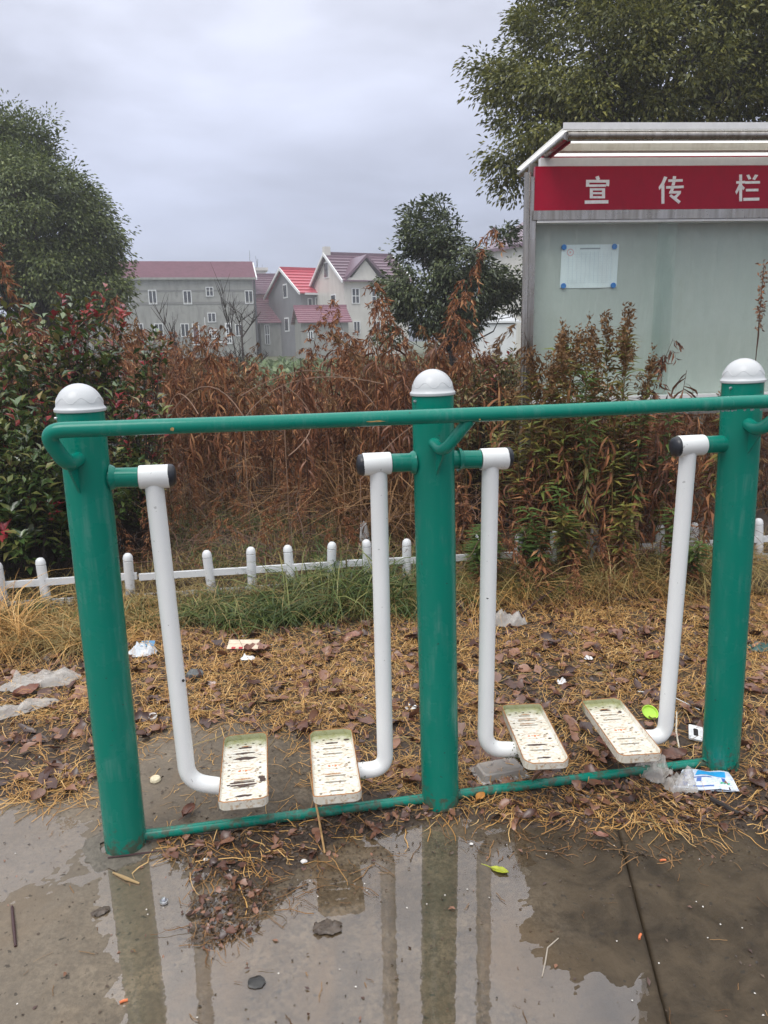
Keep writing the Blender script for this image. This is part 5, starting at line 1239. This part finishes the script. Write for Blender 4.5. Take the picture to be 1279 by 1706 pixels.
def leaves2(P, D, Nn, L, W, curl, rg):
    N = len(P); D = unit(D); S = unit(np.cross(D, Nn)); Nn = np.cross(S, D); u = np.array([0, .18, .42, .66, .86, 1.]); w = np.array([.08, .72, 1., .82, .42, .03]); K = 6
    V = np.zeros((N, K, 3, 3)); c1 = curl * rg.normal(size=(N, 1)); c2 = curl * (rg.random((N, 1)) + .1)
    for j, sg in enumerate((-1, 0, 1)):
        wob = 1 + .28 * rg.normal(size=(N, K)); off = sg * .5 * W[:, None] * w * np.clip(wob, .4, 1.6); h = L[:, None] * (c1 * (u - .5) ** 2 * 1.6 + c2 * sg * sg * w * .5 + .03 * rg.normal(size=(N, K)))
        V[:, :, j] = P[:, None] + D[:, None] * (L[:, None] * u)[..., None] + S[:, None] * off[..., None] + Nn[:, None] * h[..., None]
    i = (np.arange(N) * 18)[:, None, None] + (np.arange(K - 1) * 3)[None, :, None] + np.arange(2)[None, None]
    return V.reshape(-1, 3), np.stack([i, i + 1, i + 4, i + 3], -1).reshape(-1, 4)
def curled(n, poly, l0, l1, wr, mat_, name, lift=.012, tilt=.4, curl=.35):
    P = in_world(n, poly, rg); P[:, 2] += .004 + lift * rg.random(n); a = rg.random(n) * 6.283
    d = np.stack([np.cos(a), np.sin(a), .25 * rg.normal(size=n)], -1); nn = unit(np.array([0, 0, 1.]) + tilt * rg.normal(size=(n, 3))); L = l0 + (l1 - l0) * rg.random(n) ** 2
    return stuff(qobj(name, leaves2(P, d, nn, L, L * wr * (.7 + .6 * rg.random(n)), curl, rg), mat_, smooth=False))
def flats(n, poly, l0, l1, wr, mat_, name, lift=.012, tilt=.35):
    P = in_world(n, poly, rg); P[:, 2] += .002 + lift * rg.random(n); a = rg.random(n) * 6.283
    d = unit(np.stack([np.cos(a), np.sin(a), .25 * rg.normal(size=n)], -1)); nn = unit(np.array([0, 0, 1.]) + tilt * rg.normal(size=(n, 3)))
    L = l0 + (l1 - l0) * rg.random(n) ** 1.6; return stuff(qobj(name, leaves(P, d, nn, L, L * wr, fold=.15 + .0, droop=.12), mat_))
BED = [(-250, 1330), (-250, 1090), (200, 1060), (640, 1040), (760, 1015), (1000, 1000), (1500, 990), (1500, 1300), (1279, 1300), (760, 1330), (560, 1330), (520, 1240), (300, 1200), (220, 1260), (120, 1325)]
STRIP = [(250, 1402), (420, 1385), (600, 1360), (700, 1350), (770, 1340), (1000, 1305), (1180, 1290), (1500, 1290), (1500, 1395), (1279, 1390), (1060, 1378), (900, 1380), (780, 1366), (620, 1398), (520, 1440), (420, 1480), (330, 1470)]
curled(3400, BED, .022, .095, .6, L_LEAF, 'leaf_litter'); curled(480, STRIP, .02, .06, .55, L_LEAF, 'leaf_litter')
flats(2600, BED, .008, .022, .7, L_CHIP, 'litter_crumbs', .006); flats(2200, STRIP, .006, .018, .7, L_CHIP, 'litter_crumbs', .008)
straws(23000, BED, .04, .18, .0028, 1.0, L_STRAW, .035)
straws(1300, BED, .10, .30, .0032, .7, L_DRYGRASS, .03)
straws(1500, STRIP, .04, .16, .0028, .5, L_STRAW, .022); straws(900, STRIP, .03, .12, .0035, .5, L_DEADB, .02)
straws(450, [(-250, 1335), (-250, 1290), (140, 1290), (160, 1340)], .05, .2, .0028, 1., L_STRAW, .02)
straws(260, [(270, 1420), (560, 1420), (800, 1390), (1279, 1400), (1279, 1440), (1000, 1430), (700, 1440), (480, 1520), (330, 1530)], .03, .12, .0026, .5, L_DEADB, .006); flats(700, [(270, 1420), (560, 1420), (800, 1390), (1279, 1400), (1279, 1450), (1000, 1430), (700, 1430), (480, 1510), (330, 1530)], .004, .014, .6, L_CHIP, 'litter_crumbs', .002)
straws(170, BARE, .03, .12, .0022, .6, L_STRAW, .006); flats(160, BARE, .006, .02, .6, L_CHIP, 'litter_crumbs', .002)
ISLE = [(320, 1500), (400, 1468), (470, 1490), (560, 1440), (460, 1500), (420, 1555), (340, 1585), (310, 1550)]
straws(240, ISLE, .03, .13, .0025, .5, L_DEADB, .012); flats(500, ISLE, .006, .02, .6, L_CHIP, 'litter_crumbs', .008); curled(70, ISLE, .015, .035, .6, L_LEAF, 'leaf_litter', .01)
SLABP = [(0, 1380), (300, 1440), (700, 1400), (1279, 1400), (1279, 1740), (0, 1740)]
flats(330, SLABP, .004, .014, .55, L_CHIP, 'litter_crumbs', .001, .15); flats(60, SLABP, .008, .022, .5, L_LEAF, 'litter_crumbs', .001, .15)
straws(60, SLABP, .015, .06, .002, .4, L_DEADB, .003)
P = in_world(36, SLABP, rg); a = rg.random(36) * 6.283
stuff(qobj('pale_grit', leaves(P + [0, 0, .002], np.stack([np.cos(a), np.sin(a), 0 * a], -1), np.tile([0, 0, 1.], (36, 1)), .004 + .003 * rg.random(36), .005, simple=True), plain('pale_grit', (.65, .62, .58), .6)))
stuff(qobj('pale_grit', (lambda P: leaves(P + [0, 0, .006], rdir(len(P)) * [1, 1, .2], np.tile([0, 0, 1.], (len(P), 1)), .006 + .010 * rg.random(len(P)), .008, simple=True))(in_world(150, BED, rg)), bpy.data.materials['pale_grit']))

# single leaves big enough to pick out
def one_leaf(name, label, px, py, L, W, ang, mat_, curl=.25, stem=.0, group=None, dz=.012, teeth=False, seed=1):
    p = topp(px, py); g = random.Random(seed); n = 9; vs = []; mb = MB()
    for i in range(n):
        t = i / (n - 1); wd = W * (math.sin(math.pi * min(1, t * .96 + .03)) ** .8) * (1 if not teeth else (1 + .18 * (i % 2)))
        for s in (-1, -.5, 0, .5, 1):
            vs.append(((t - .5) * L, s * wd / 2, curl * W * (s * s * .9) * (.7 + .6 * g.random()) + curl * L * .35 * (t - .5) ** 2 + g.uniform(-.001, .001)))
    mb.add(vs, [(i * 5 + k, (i + 1) * 5 + k, (i + 1) * 5 + k + 1, i * 5 + k + 1) for i in range(n - 1) for k in range(4)])
    if stem: mb.tube([(-L / 2 - stem, .004 * g.uniform(-4, 4), .002), (-L / 2 - stem * .5, .002, .003), (-L * .5, 0, .002), (L * .3, 0, .0005)], .0014, 5)
    o = mb.build(name, mat_); o.location = (p[0], p[1], p[2] + dz); o.rotation_euler = (g.uniform(-.15, .15), g.uniform(-.1, .1), ang); return tag(o, label, 'leaf', group)
M_YLEAF = plain('yellow_green_leaf', (.33, .36, .03), .35, 0, .25, 50); M_BLEAF = plain('brown_leaf', (.12, .048, .03), .4, 0, .5, 60); M_RLEAF = plain('russet_leaf', (.20, .085, .055), .4, 0, .4, 60); M_OLEAF = plain('orange_leaf', (.42, .19, .04), .45, 0, .3, 60)
one_leaf('fallen_leaf', 'yellow-green leaf with a long stalk lying on wet concrete', 832, 1451, .062, .034, R(-32), M_YLEAF, .10, .035, dz=.002, seed=3)
for k, (px, py, L, a, mt, lab) in enumerate([(315, 1358, .07, 1.2, M_BLEAF, 'dark curled leaf behind the base bar right of the left post'), (428, 1088, .14, .3, M_RLEAF, 'large russet leaf beside the torn card scrap'), (45, 1160, .13, .9, M_RLEAF, 'broad russet leaf at the left edge below the torn plastic sheet'),
        (590, 1065, .11, .2, M_RLEAF, 'pale russet leaf below the green grass left of the middle post'), (165, 1170, .09, -.5, M_BLEAF, 'dull brown leaf close left of the left post'), (505, 1150, .10, 2., M_BLEAF, 'brown leaf among straw between the left pair of swing arms'),
        (930, 1255, .10, .4, M_BLEAF, 'brown leaf beneath the third pedal from the left'), (1005, 1245, .09, 1.5, M_RLEAF, 'russet leaf between the right pair of pedals'), (1120, 1268, .12, .1, M_BLEAF, 'dark red-brown leaf behind the base bar near the crumpled plastic'),
        (1085, 1100, .11, .6, M_RLEAF, 'leaf lying left of the right swing arm'), (800, 1335, .05, .8, M_OLEAF, 'small orange leaf by the base bar right of the middle post'), (1250, 1155, .10, 2.2, M_BLEAF, 'curled brown leaf right of the right post'), (1000, 1400, .05, -.4, M_RLEAF, 'reddish leaf strip at the edge of the right slab')]):
    one_leaf('fallen_leaf', lab, px, py, L, L * .62, a, mt, .3, .02, dz=.016, seed=20 + k)
# things thrown away or fallen
def place(o, px, py, dz=0., rz=0., tilt=(0, 0)):
    p = topp(px, py); o.location = (p[0], p[1], p[2] + dz); o.rotation_euler = (tilt[0], tilt[1], rz); return o
def crumple(name, label, cat_, px, py, sx, sy, h, mat_, seed, n=13, rz=0., jag=.25, floor=.004):
    g = np.random.default_rng(seed); a = np.linspace(-1, 1, n); X, Y = np.meshgrid(a, a)
    hgt = np.abs(fbm(X + seed, Y + seed * 2, 1.9, 4)) * 2.2 * h + g.random(X.shape) * h * .35; e = np.maximum(np.abs(X), np.abs(Y)); hgt *= np.clip(1.15 - e ** 3, .05, 1)
    Xp = X * sx / 2 * (1 + jag * fbm(X + 5, Y + seed, 1.6, 3)) + g.normal(size=X.shape) * sx * .012; Yp = Y * sy / 2 * (1 + jag * fbm(X + seed, Y + 8, 1.6, 3)) + g.normal(size=X.shape) * sy * .012
    rr = np.sqrt(1 - .45 * np.minimum(X ** 2, Y ** 2)); V = np.stack([Xp * rr, Yp * rr, hgt + floor], -1).reshape(-1, 3)
    i = (np.arange(n - 1) * n)[:, None] + np.arange(n - 1)[None]; o = qobj(name, (V, np.stack([i, i + 1, i + n + 1, i + n], -1).reshape(-1, 4)), mat_)
    place(o, px, py, 0.004, rz); return tag(o, label, cat_)
def filmmat(name, col, op=.6):
    m, t, b, out = newmat(name); o = objc(t); n = t.noise(o, 30, 4, .6)
    setc(t, b, t.mix(t.ramp(n, [(.4, 0.), (.7, 1.)]), col, tuple(v * .6 for v in col))); b.inputs['Roughness'].default_value = .15
    tr = t.new('ShaderNodeBsdfTransparent'); mm = t.new('ShaderNodeMixShader'); t.link(t.ramp(n, [(.3, op * .6), (.7, min(1, op * 1.3))]), mm.inputs[0]); t.link(tr.outputs[0], mm.inputs[1]); t.link(b.outputs[0], mm.inputs[2]); t.link(mm.outputs[0], out.inputs[0]); return m
M_FILM = filmmat('dirty_film', (.66, .62, .57), .5); M_FILMW = filmmat('clear_film', (.75, .75, .75), .45); M_PAPERW = plain('white_paper', (.72, .72, .72), .6, 0, .08, 40)
crumple('plastic_sheet', 'torn grey plastic sheet lying left of the left post below the grass', 'plastic sheet', 68, 1140, .34, .18, .05, M_FILM, 3, 17, .2)
crumple('plastic_sheet', 'twisted strip of pale dirty plastic at the left edge', 'plastic sheet', 28, 1188, .34, .09, .035, M_FILM, 5, 15, .55)
crumple('plastic_bag', 'pale plastic bag caught in the weeds behind the left swing arm', 'plastic bag', 225, 912, .30, .26, .11, M_FILMW, 7, 15)
crumple('plastic_bag', 'cloudy plastic bag in the grass left of the middle post beyond the fence', 'plastic bag', 612, 925, .16, .14, .17, M_FILMW, 8, 13)
crumple('plastic_bag', 'grey plastic bag scrap at the foot of the weeds right of the third swing arm', 'plastic bag', 848, 1040, .20, .13, .06, M_FILM, 9, 13)
crumple('crumpled_wrapper', 'crumpled clear wrapper filled with mud lying against the right end of the base bar', 'wrapper', 1088, 1292, .12, .13, .055, M_FILM, 12, 15, .6)
crumple('crumpled_wrapper', 'crumpled muddy clear plastic between the base bar and blue-white milk pouch', 'wrapper', 1131, 1312, .13, .11, .05, M_FILM, 13, 15, .1)
crumple('plastic_scrap', 'white plastic scrap beside the torn card scrap', 'scrap', 412, 1100, .08, .05, .02, M_PAPERW, 15, 7)
crumple('paper_scrap', 'white paper scrap tucked left of the middle post', 'scrap', 684, 1181, .058, .045, .010, M_PAPERW, 16, 6, .3, .1)
crumple('paper_scrap', 'small white paper scrap lying in straw right of the third swing arm', 'scrap', 980, 1099, .045, .04, .012, M_PAPERW, 17, 6, .2, .15)
crumple('tissue_scrap', 'pinkish tissue scrap near the grey stone', 'scrap', 352, 1142, .05, .035, .014, plain('tissue', (.62, .50, .46), .7), 18, 6, .2, .2)
crumple('tissue_scrap', 'small white tissue lump behind the right pair of pedals', 'scrap', 935, 1140, .05, .04, .02, M_PAPERW, 19, 6, .2, .2)
crumple('dark_rag', 'dark green-grey plastic rag at the right edge', 'rag', 1266, 1082, .14, .10, .03, plain('dark_teal_film', (.03, .085, .075), .4), 20, 9, .3)
crumple('mud_clod', 'dark clod of wet mud in the puddle right of the debris heap', 'clod', 545, 1548, .085, .05, .016, plain('mud', (.075, .056, .042), .5, 0, .4, 80), 22, 11, .1, .4, -.001)
crumple('mud_clod', 'small dark clod in the puddle right of the left post reflection', 'clod', 168, 1520, .05, .03, .010, bpy.data.materials['mud'], 23, 9, .6, .4, -.001)
# stone
bm = bmesh.new(); bmesh.ops.create_icosphere(bm, subdivisions=2, radius=.036); g = random.Random(3)
for v in bm.verts: v.co = Vector((v.co.x * 1.25, v.co.y, v.co.z * .85)) * g.uniform(.86, 1.1)
me = bpy.data.meshes.new('stone'); bm.to_mesh(me); bm.free(); me.materials.append(plain('grey_stone', (.10, .105, .105), .6, 0, .35, 60, bumpv=.4))
tag(place(link(bpy.data.objects.new('stone', me)), 325, 1130, .018), 'dark grey angular stone left of the torn card scrap', 'stone')
bm = bmesh.new(); bmesh.ops.create_icosphere(bm, subdivisions=2, radius=.02)
for v in bm.verts: v.co = Vector((v.co.x * 1.3, v.co.y, v.co.z * .25)) * g.uniform(.9, 1.1)
me = bpy.data.meshes.new('stone'); bm.to_mesh(me); bm.free(); me.materials.append(plain('black_stone', (.025, .024, .022), .3, 0, .3, 60))
tag(place(link(bpy.data.objects.new('stone', me)), 427, 1637, .002), 'flat blackish stone on the wet concrete between the reflections', 'stone')
# blue and white pouch
def pouch_mat():
    m, t, b, _ = newmat('pouch_print'); o = objc(t); sp = t.new('ShaderNodeSeparateXYZ'); t.link(o, sp.inputs[0])
    n = t.noise(o, 26, 4, .6, .4); c = t.mix(t.ramp(n, [(.45, 0.), (.6, 1.)]), (.60, .66, .76), (.70, .74, .80))
    ln = t.noise(t.vmul(o, (60, 420, 1)), 1., 2); c = t.mix(t.math('MULTIPLY', t.ramp(ln, [(.55, 0.), (.62, .7)]), t.ramp(t.noise(o, 18, 2), [(.48, 0.), (.52, 1.)])), c, (.10, .22, .52))
    setc(t, b, c); b.inputs['Roughness'].default_value = .3; return m
M_BLUEP = plain('sky_blue_print', (.03, .33, .68), .3, 0, .1, 40); M_NAVY = plain('blue_print', (.06, .14, .42), .35); M_GRNP = plain('green_print', (.06, .42, .22), .35)
r = thing('milk_pouch', 'flattened blue and white drink pouch lying at the foot of the right post', 'drink pouch'); mb = MB(); pts = []
cr = [ground_pts(np.array([q]))[0] for q in ((1136, 1292), (1212, 1297), (1231, 1329), (1120, 1324))]; cc = sum(cr) / 4; cc[2] = topp(1180, 1310)[2] + .012
r.location = tuple(cc)
def pq(u, v, z=0.): q = (cr[3] * (1 - u) + cr[2] * u) * (1 - v) + (cr[0] * (1 - u) + cr[1] * u) * v - cc; return (q[0], q[1], .006 + .012 * math.sin(math.pi * min(1, max(0, u))) * math.sin(math.pi * min(1, max(0, v))) + .003 * math.sin(u * 11 + v * 5) + z)
n = 11
mb.add([pq(i / (n - 1), j / (n - 1)) for j in range(n) for i in range(n)] + [(lambda q: (q[0], q[1], .0))(pq(i / (n - 1), j / (n - 1))) for j in range(n) for i in range(n)],
       [(j * n + i, j * n + i + 1, (j + 1) * n + i + 1, (j + 1) * n + i) for j in range(n - 1) for i in range(n - 1)] + [(n * n + j * n + i, n * n + (j + 1) * n + i, n * n + (j + 1) * n + i + 1, n * n + j * n + i + 1) for j in range(n - 1) for i in range(n - 1)])
mb.build('pouch', pouch_mat(), r, angle=80)
def decal(name, quads, mt):
    mb = MB()
    for u0_, v0_, u1_, v1_, sk in quads:
        N = 7; vs = [pq(u0_ + (u1_ - u0_) * i / (N - 1) + sk * j / (N - 1), v0_ + (v1_ - v0_) * j / (N - 1), .0012) for j in range(N) for i in range(N)]
        mb.add(vs, [(j * N + i, j * N + i + 1, (j + 1) * N + i + 1, (j + 1) * N + i) for j in range(N - 1) for i in range(N - 1)])
    mb.build(name, mt, r, angle=80)
decal('blue_band', [(.30, .58, .86, .90, .04)], M_BLUEP)
decal('printed_text', [(.08, .80, .22, .84, 0), (.06, .70, .2, .74, 0), (.05, .60, .17, .64, 0), (.05, .08, .20, .30, .01), (.30, .10, .62, .14, 0), (.34, .30, .42, .44, 0), (.78, .36, .84, .54, 0), (.28, .46, .60, .50, 0), (.10, .40, .13, .56, 0)], M_NAVY)
decal('green_mark', [(.72, .24, .76, .34, .04), (.78, .27, .82, .36, .04), (.84, .26, .88, .34, .03)], M_GRNP)
# torn blue packet by the left arm
r2 = crumple('snack_packet', 'torn blue and white packet in the grass right of the left post', 'packet', 238, 1090, .15, .12, .05, plain('packet_white', (.62, .66, .70), .3, 0, .15, 40), 31, 11, .3); mb = MB()
vs = [(-.01, .0, .045), (.06, -.012, .04), (.07, .035, .052), (.0, .05, .056), (.03, .02, .064)]; mb.add(vs, [(0, 1, 4), (1, 2, 4), (2, 3, 4), (3, 0, 4)]); mb.build('blue_print', plain('packet_blue', (.10, .27, .45), .3), r2, False)
# card flap
mb = MB(); mb.box((-.085, -.02, 0), (.085, .02, .004)); mb.box((-.085, .018, .002), (.085, .05, .006)); o = mb.build('card_scrap', plain('wet_card', (.62, .50, .38), .6, 0, .2, 30), None, False); place(o, 405, 1086, .03, -.05, (.35, 0)); tag(o, 'torn card scrap with red printing on the straw', 'card scrap')
mb = MB(); [mb.box((x, -.021, .0042), (x + .022, -.006, .0052)) for x in (-.06, -.02, .02)]; mb.build('red_print', plain('red_ink', (.42, .02, .03), .5), o, False)
# clear food tray
r = thing('plastic_tray', 'clear plastic food tray lid half buried behind the base bar', 'food tray', topp(832, 1290) + [0, 0, .004], AP.ang + .1); mb = MB()
lp = [(rrect(.20, .13, .012, 5), .0), (rrect(.205, .135, .014, 5), .004), (rrect(.18, .11, .016, 5), .008), (rrect(.165, .095, .02, 5), .030), (rrect(.15, .08, .02, 5), .034), (rrect(.13, .06, .02, 5), .031)]
k = 20; mb.add([(x, y, z) for l, z in lp for x, y in l], [(i * k + q, i * k + (q + 1) % k, (i + 1) * k + (q + 1) % k, (i + 1) * k + q) for i in range(5) for q in range(k)] + [tuple(5 * k + q for q in range(k))]); mb.build('tray', M_FILM, r, angle=25)
mb = MB()
for s in range(9): mb.box((-.095 + s * .022, -.066, .006), (-.087 + s * .022, -.052, .012))
mb.build('rim_ribs', M_FILMW, r, False)
# caps, ring, white clip, nut
def cup(name, label, cat_, px, py, prof, mat_, tilt=(0, 0), dz=0.004, seg=22):
    mb = MB(); mb.lathe(prof, (0, 0, 0), (0, 0, 1), seg); return tag(place(mb.build(name, mat_), px, py, dz, 0, tilt), label, cat_)
M_LIME = plain('lime_plastic', (.42, .68, .06), .35, 0, .08)
cup('lime_dish', 'lime green plastic dish beside the right swing arm', 'dish', 1081, 1196, [(0, .004), (.020, .003), (.029, .006), (.033, .014), (.036, .0145), (.032, .003), (.026, -.002), (0, -.003)], M_LIME, (.55, .1), .02)
cup('bottle_cap', 'cream ribbed bottle cap lying on bare concrete right of the left post', 'bottle cap', 259, 1301, [(0, .012), (.017, .012), (.019, .010), (.021, .002), (.020, .0), (.016, .001), (.014, .006)], plain('cream_plastic', (.62, .55, .38), .4, 0, .2, 90), (.08, 0), .003)
cup('plastic_ring', 'white plastic cap standing open side up left of the left swing arm', 'bottle cap', 255, 1199, [(0, .002), (.015, .002), (.0155, .014), (.0185, .015), (.0185, 0), (0, 0)], plain('white_cap', (.66, .64, .62), .4), (.35, .1), .008)
cup('hex_nut', 'shiny metal dome nut on the puddle edge right of the left post', 'nut', 273, 1504, [(0, .017), (.005, .016), (.0085, .011), (.009, .007), (.0115, .0065), (.0125, .003), (.0125, 0), (0, 0)], bpy.data.materials['zinc'], (0, 0), .001, 12)
mb = MB(); mb.prism(rrect(.055, .10, .008, 4), 'z', 0, .008); mb.prism(rrect(.018, .05, .006, 4), 'z', .0082, .0095, 1)
for s in (-1, 1): mb.box((s * .024 - .004, -.04, .0085), (s * .024 + .004, .04, .013))
tag(place(mb.build('plastic_clip', [plain('clip_white', (.72, .73, .73), .4), M_DARKHOLE], None, False), 1158, 1227, .012, -.35, (.1, .1)), 'white plastic fitting with a dark slot beside the right post', 'plastic fitting')
# sticks and stalks
def stick(name, label, pts, rad, mat_, cat_='stick'):
    mb = MB(); mb.tube([topp(x, y) + [0, 0, z] for x, y, z in pts], rad, 7); return tag(mb.build(name, mat_), label, cat_)
M_WETSTICK = plain('wet_stick', (.022, .015, .012), .4, 0, .4, 50); M_STALK = plain('straw_stalk', (.36, .22, .09), .5, 0, .3, 40)
stick('stick', 'short thick black wet stick in front of the right post', [(1184, 1336, .012), (1205, 1348, .014), (1230, 1361, .012)], [.010, .0095, .008], M_WETSTICK)
stick('straw_stalk', 'pale straw stalk leaning across the base bar under the second pedal', [(541, 1424, .006), (531, 1380, .05), (517, 1325, .09)], [.0035, .004, .003], M_STALK, 'straw')
stick('twig', 'dark twig lying on the wet concrete at the left edge', [(20, 1512, .004), (23, 1545, .006), (26, 1578, .003)], [.004, .005, .004], plain('reddish_twig', (.05, .022, .022), .4))
stick('twig', 'thin dark twig crossing the front of the left post foot', [(180, 1434, .012), (240, 1428, .016), (276, 1422, .012)], [.0025, .003, .002], bpy.data.materials['reddish_twig'])
stick('twig', 'yellowish bark sliver beside the left post reflection', [(188, 1455, .003), (210, 1466, .006), (232, 1473, .003)], [.003, .006, .003], plain('bark_sliver', (.32, .22, .10), .5))
stick('dead_branch', 'thin bare branch rising from the litter toward the goldenrod clump', [(842, 1052, .02), (890, 1020, .06), (960, 985, .13)], [.006, .006, .004], bpy.data.materials['reddish_twig'], 'branch')
stick('wire', 'white wire curving through the straw beside the right swing arm', [(1062, 1155, .01), (1115, 1163, .015), (1165, 1186, .01)], [.0022] * 3, M_WHITEAL, 'wire')
stick('straw_stalk', 'white peeled stalk between the lime dish and the right post', [(1127, 1190, .01), (1126, 1225, .012), (1132, 1252, .006)], [.003, .004, .003], plain('pale_stalk', (.60, .55, .45), .5), 'straw')
stick('root_thread', 'pale curled root thread on the damp right part of the concrete', [(930, 1564, .002), (912, 1580, .002), (908, 1605, .002), (903, 1628, .002)], [.0016, .002, .0022, .0016], plain('pale_root', (.36, .31, .25), .6), 'root')
for k, (px, py, a, lab) in enumerate([(206, 1670, .4, 'orange stub on the left post reflection near the bottom'), (1066, 1562, 1.0, 'orange stub beside the slab joint'), (1104, 1435, .1, 'orange splinter on the right slab')]):
    mb = MB(); mb.tube([(-.010, 0, .003), (0, .001, .0035), (.010, 0, .003)], .0035, 7); o = mb.build('orange_stub', M_PRINT); place(o, px, py, .001, a); tag(o, lab, 'scrap')
for k, (px, py, s, lab) in enumerate([(506, 1437, .016, 'white pebble at the front of the straw strip left of the middle post'), (343, 1434, .012, 'white chip in front of the base bar near the left post'), (785, 1408, .009, 'tiny white pebble at the puddle edge right of the middle post')]):
    bm = bmesh.new(); bmesh.ops.create_icosphere(bm, subdivisions=2, radius=s * .6)
    for v in bm.verts: v.co = Vector((v.co.x * 1.2, v.co.y * .9, v.co.z * .7)) * random.Random(k * 50 + v.index).uniform(.85, 1.1)
    me = bpy.data.meshes.new('pebble'); bm.to_mesh(me); bm.free(); me.materials.append(bpy.data.materials['pale_grit']); tag(place(link(bpy.data.objects.new('pebble', me)), px, py, .005), lab, 'pebble')

# ------------------------------------------------------------------ damp air
mb = MB(); mb.box((-150, -60, -3.2), (150, 130, 17)); hz = mb.build('haze', None or [], None, False)
m = bpy.data.materials.new('haze'); m.use_nodes = True; t = NT(m.node_tree); t.n.clear(); out = t.new('ShaderNodeOutputMaterial'); v = t.new('ShaderNodeVolumePrincipled')
v.inputs['Color'].default_value = (.92, .94, 1, 1); v.inputs['Density'].default_value = .0021; v.inputs['Anisotropy'].default_value = .2; t.link(v.outputs[0], out.inputs['Volume']); hz.data.materials.clear(); hz.data.materials.append(m); stuff(hz)
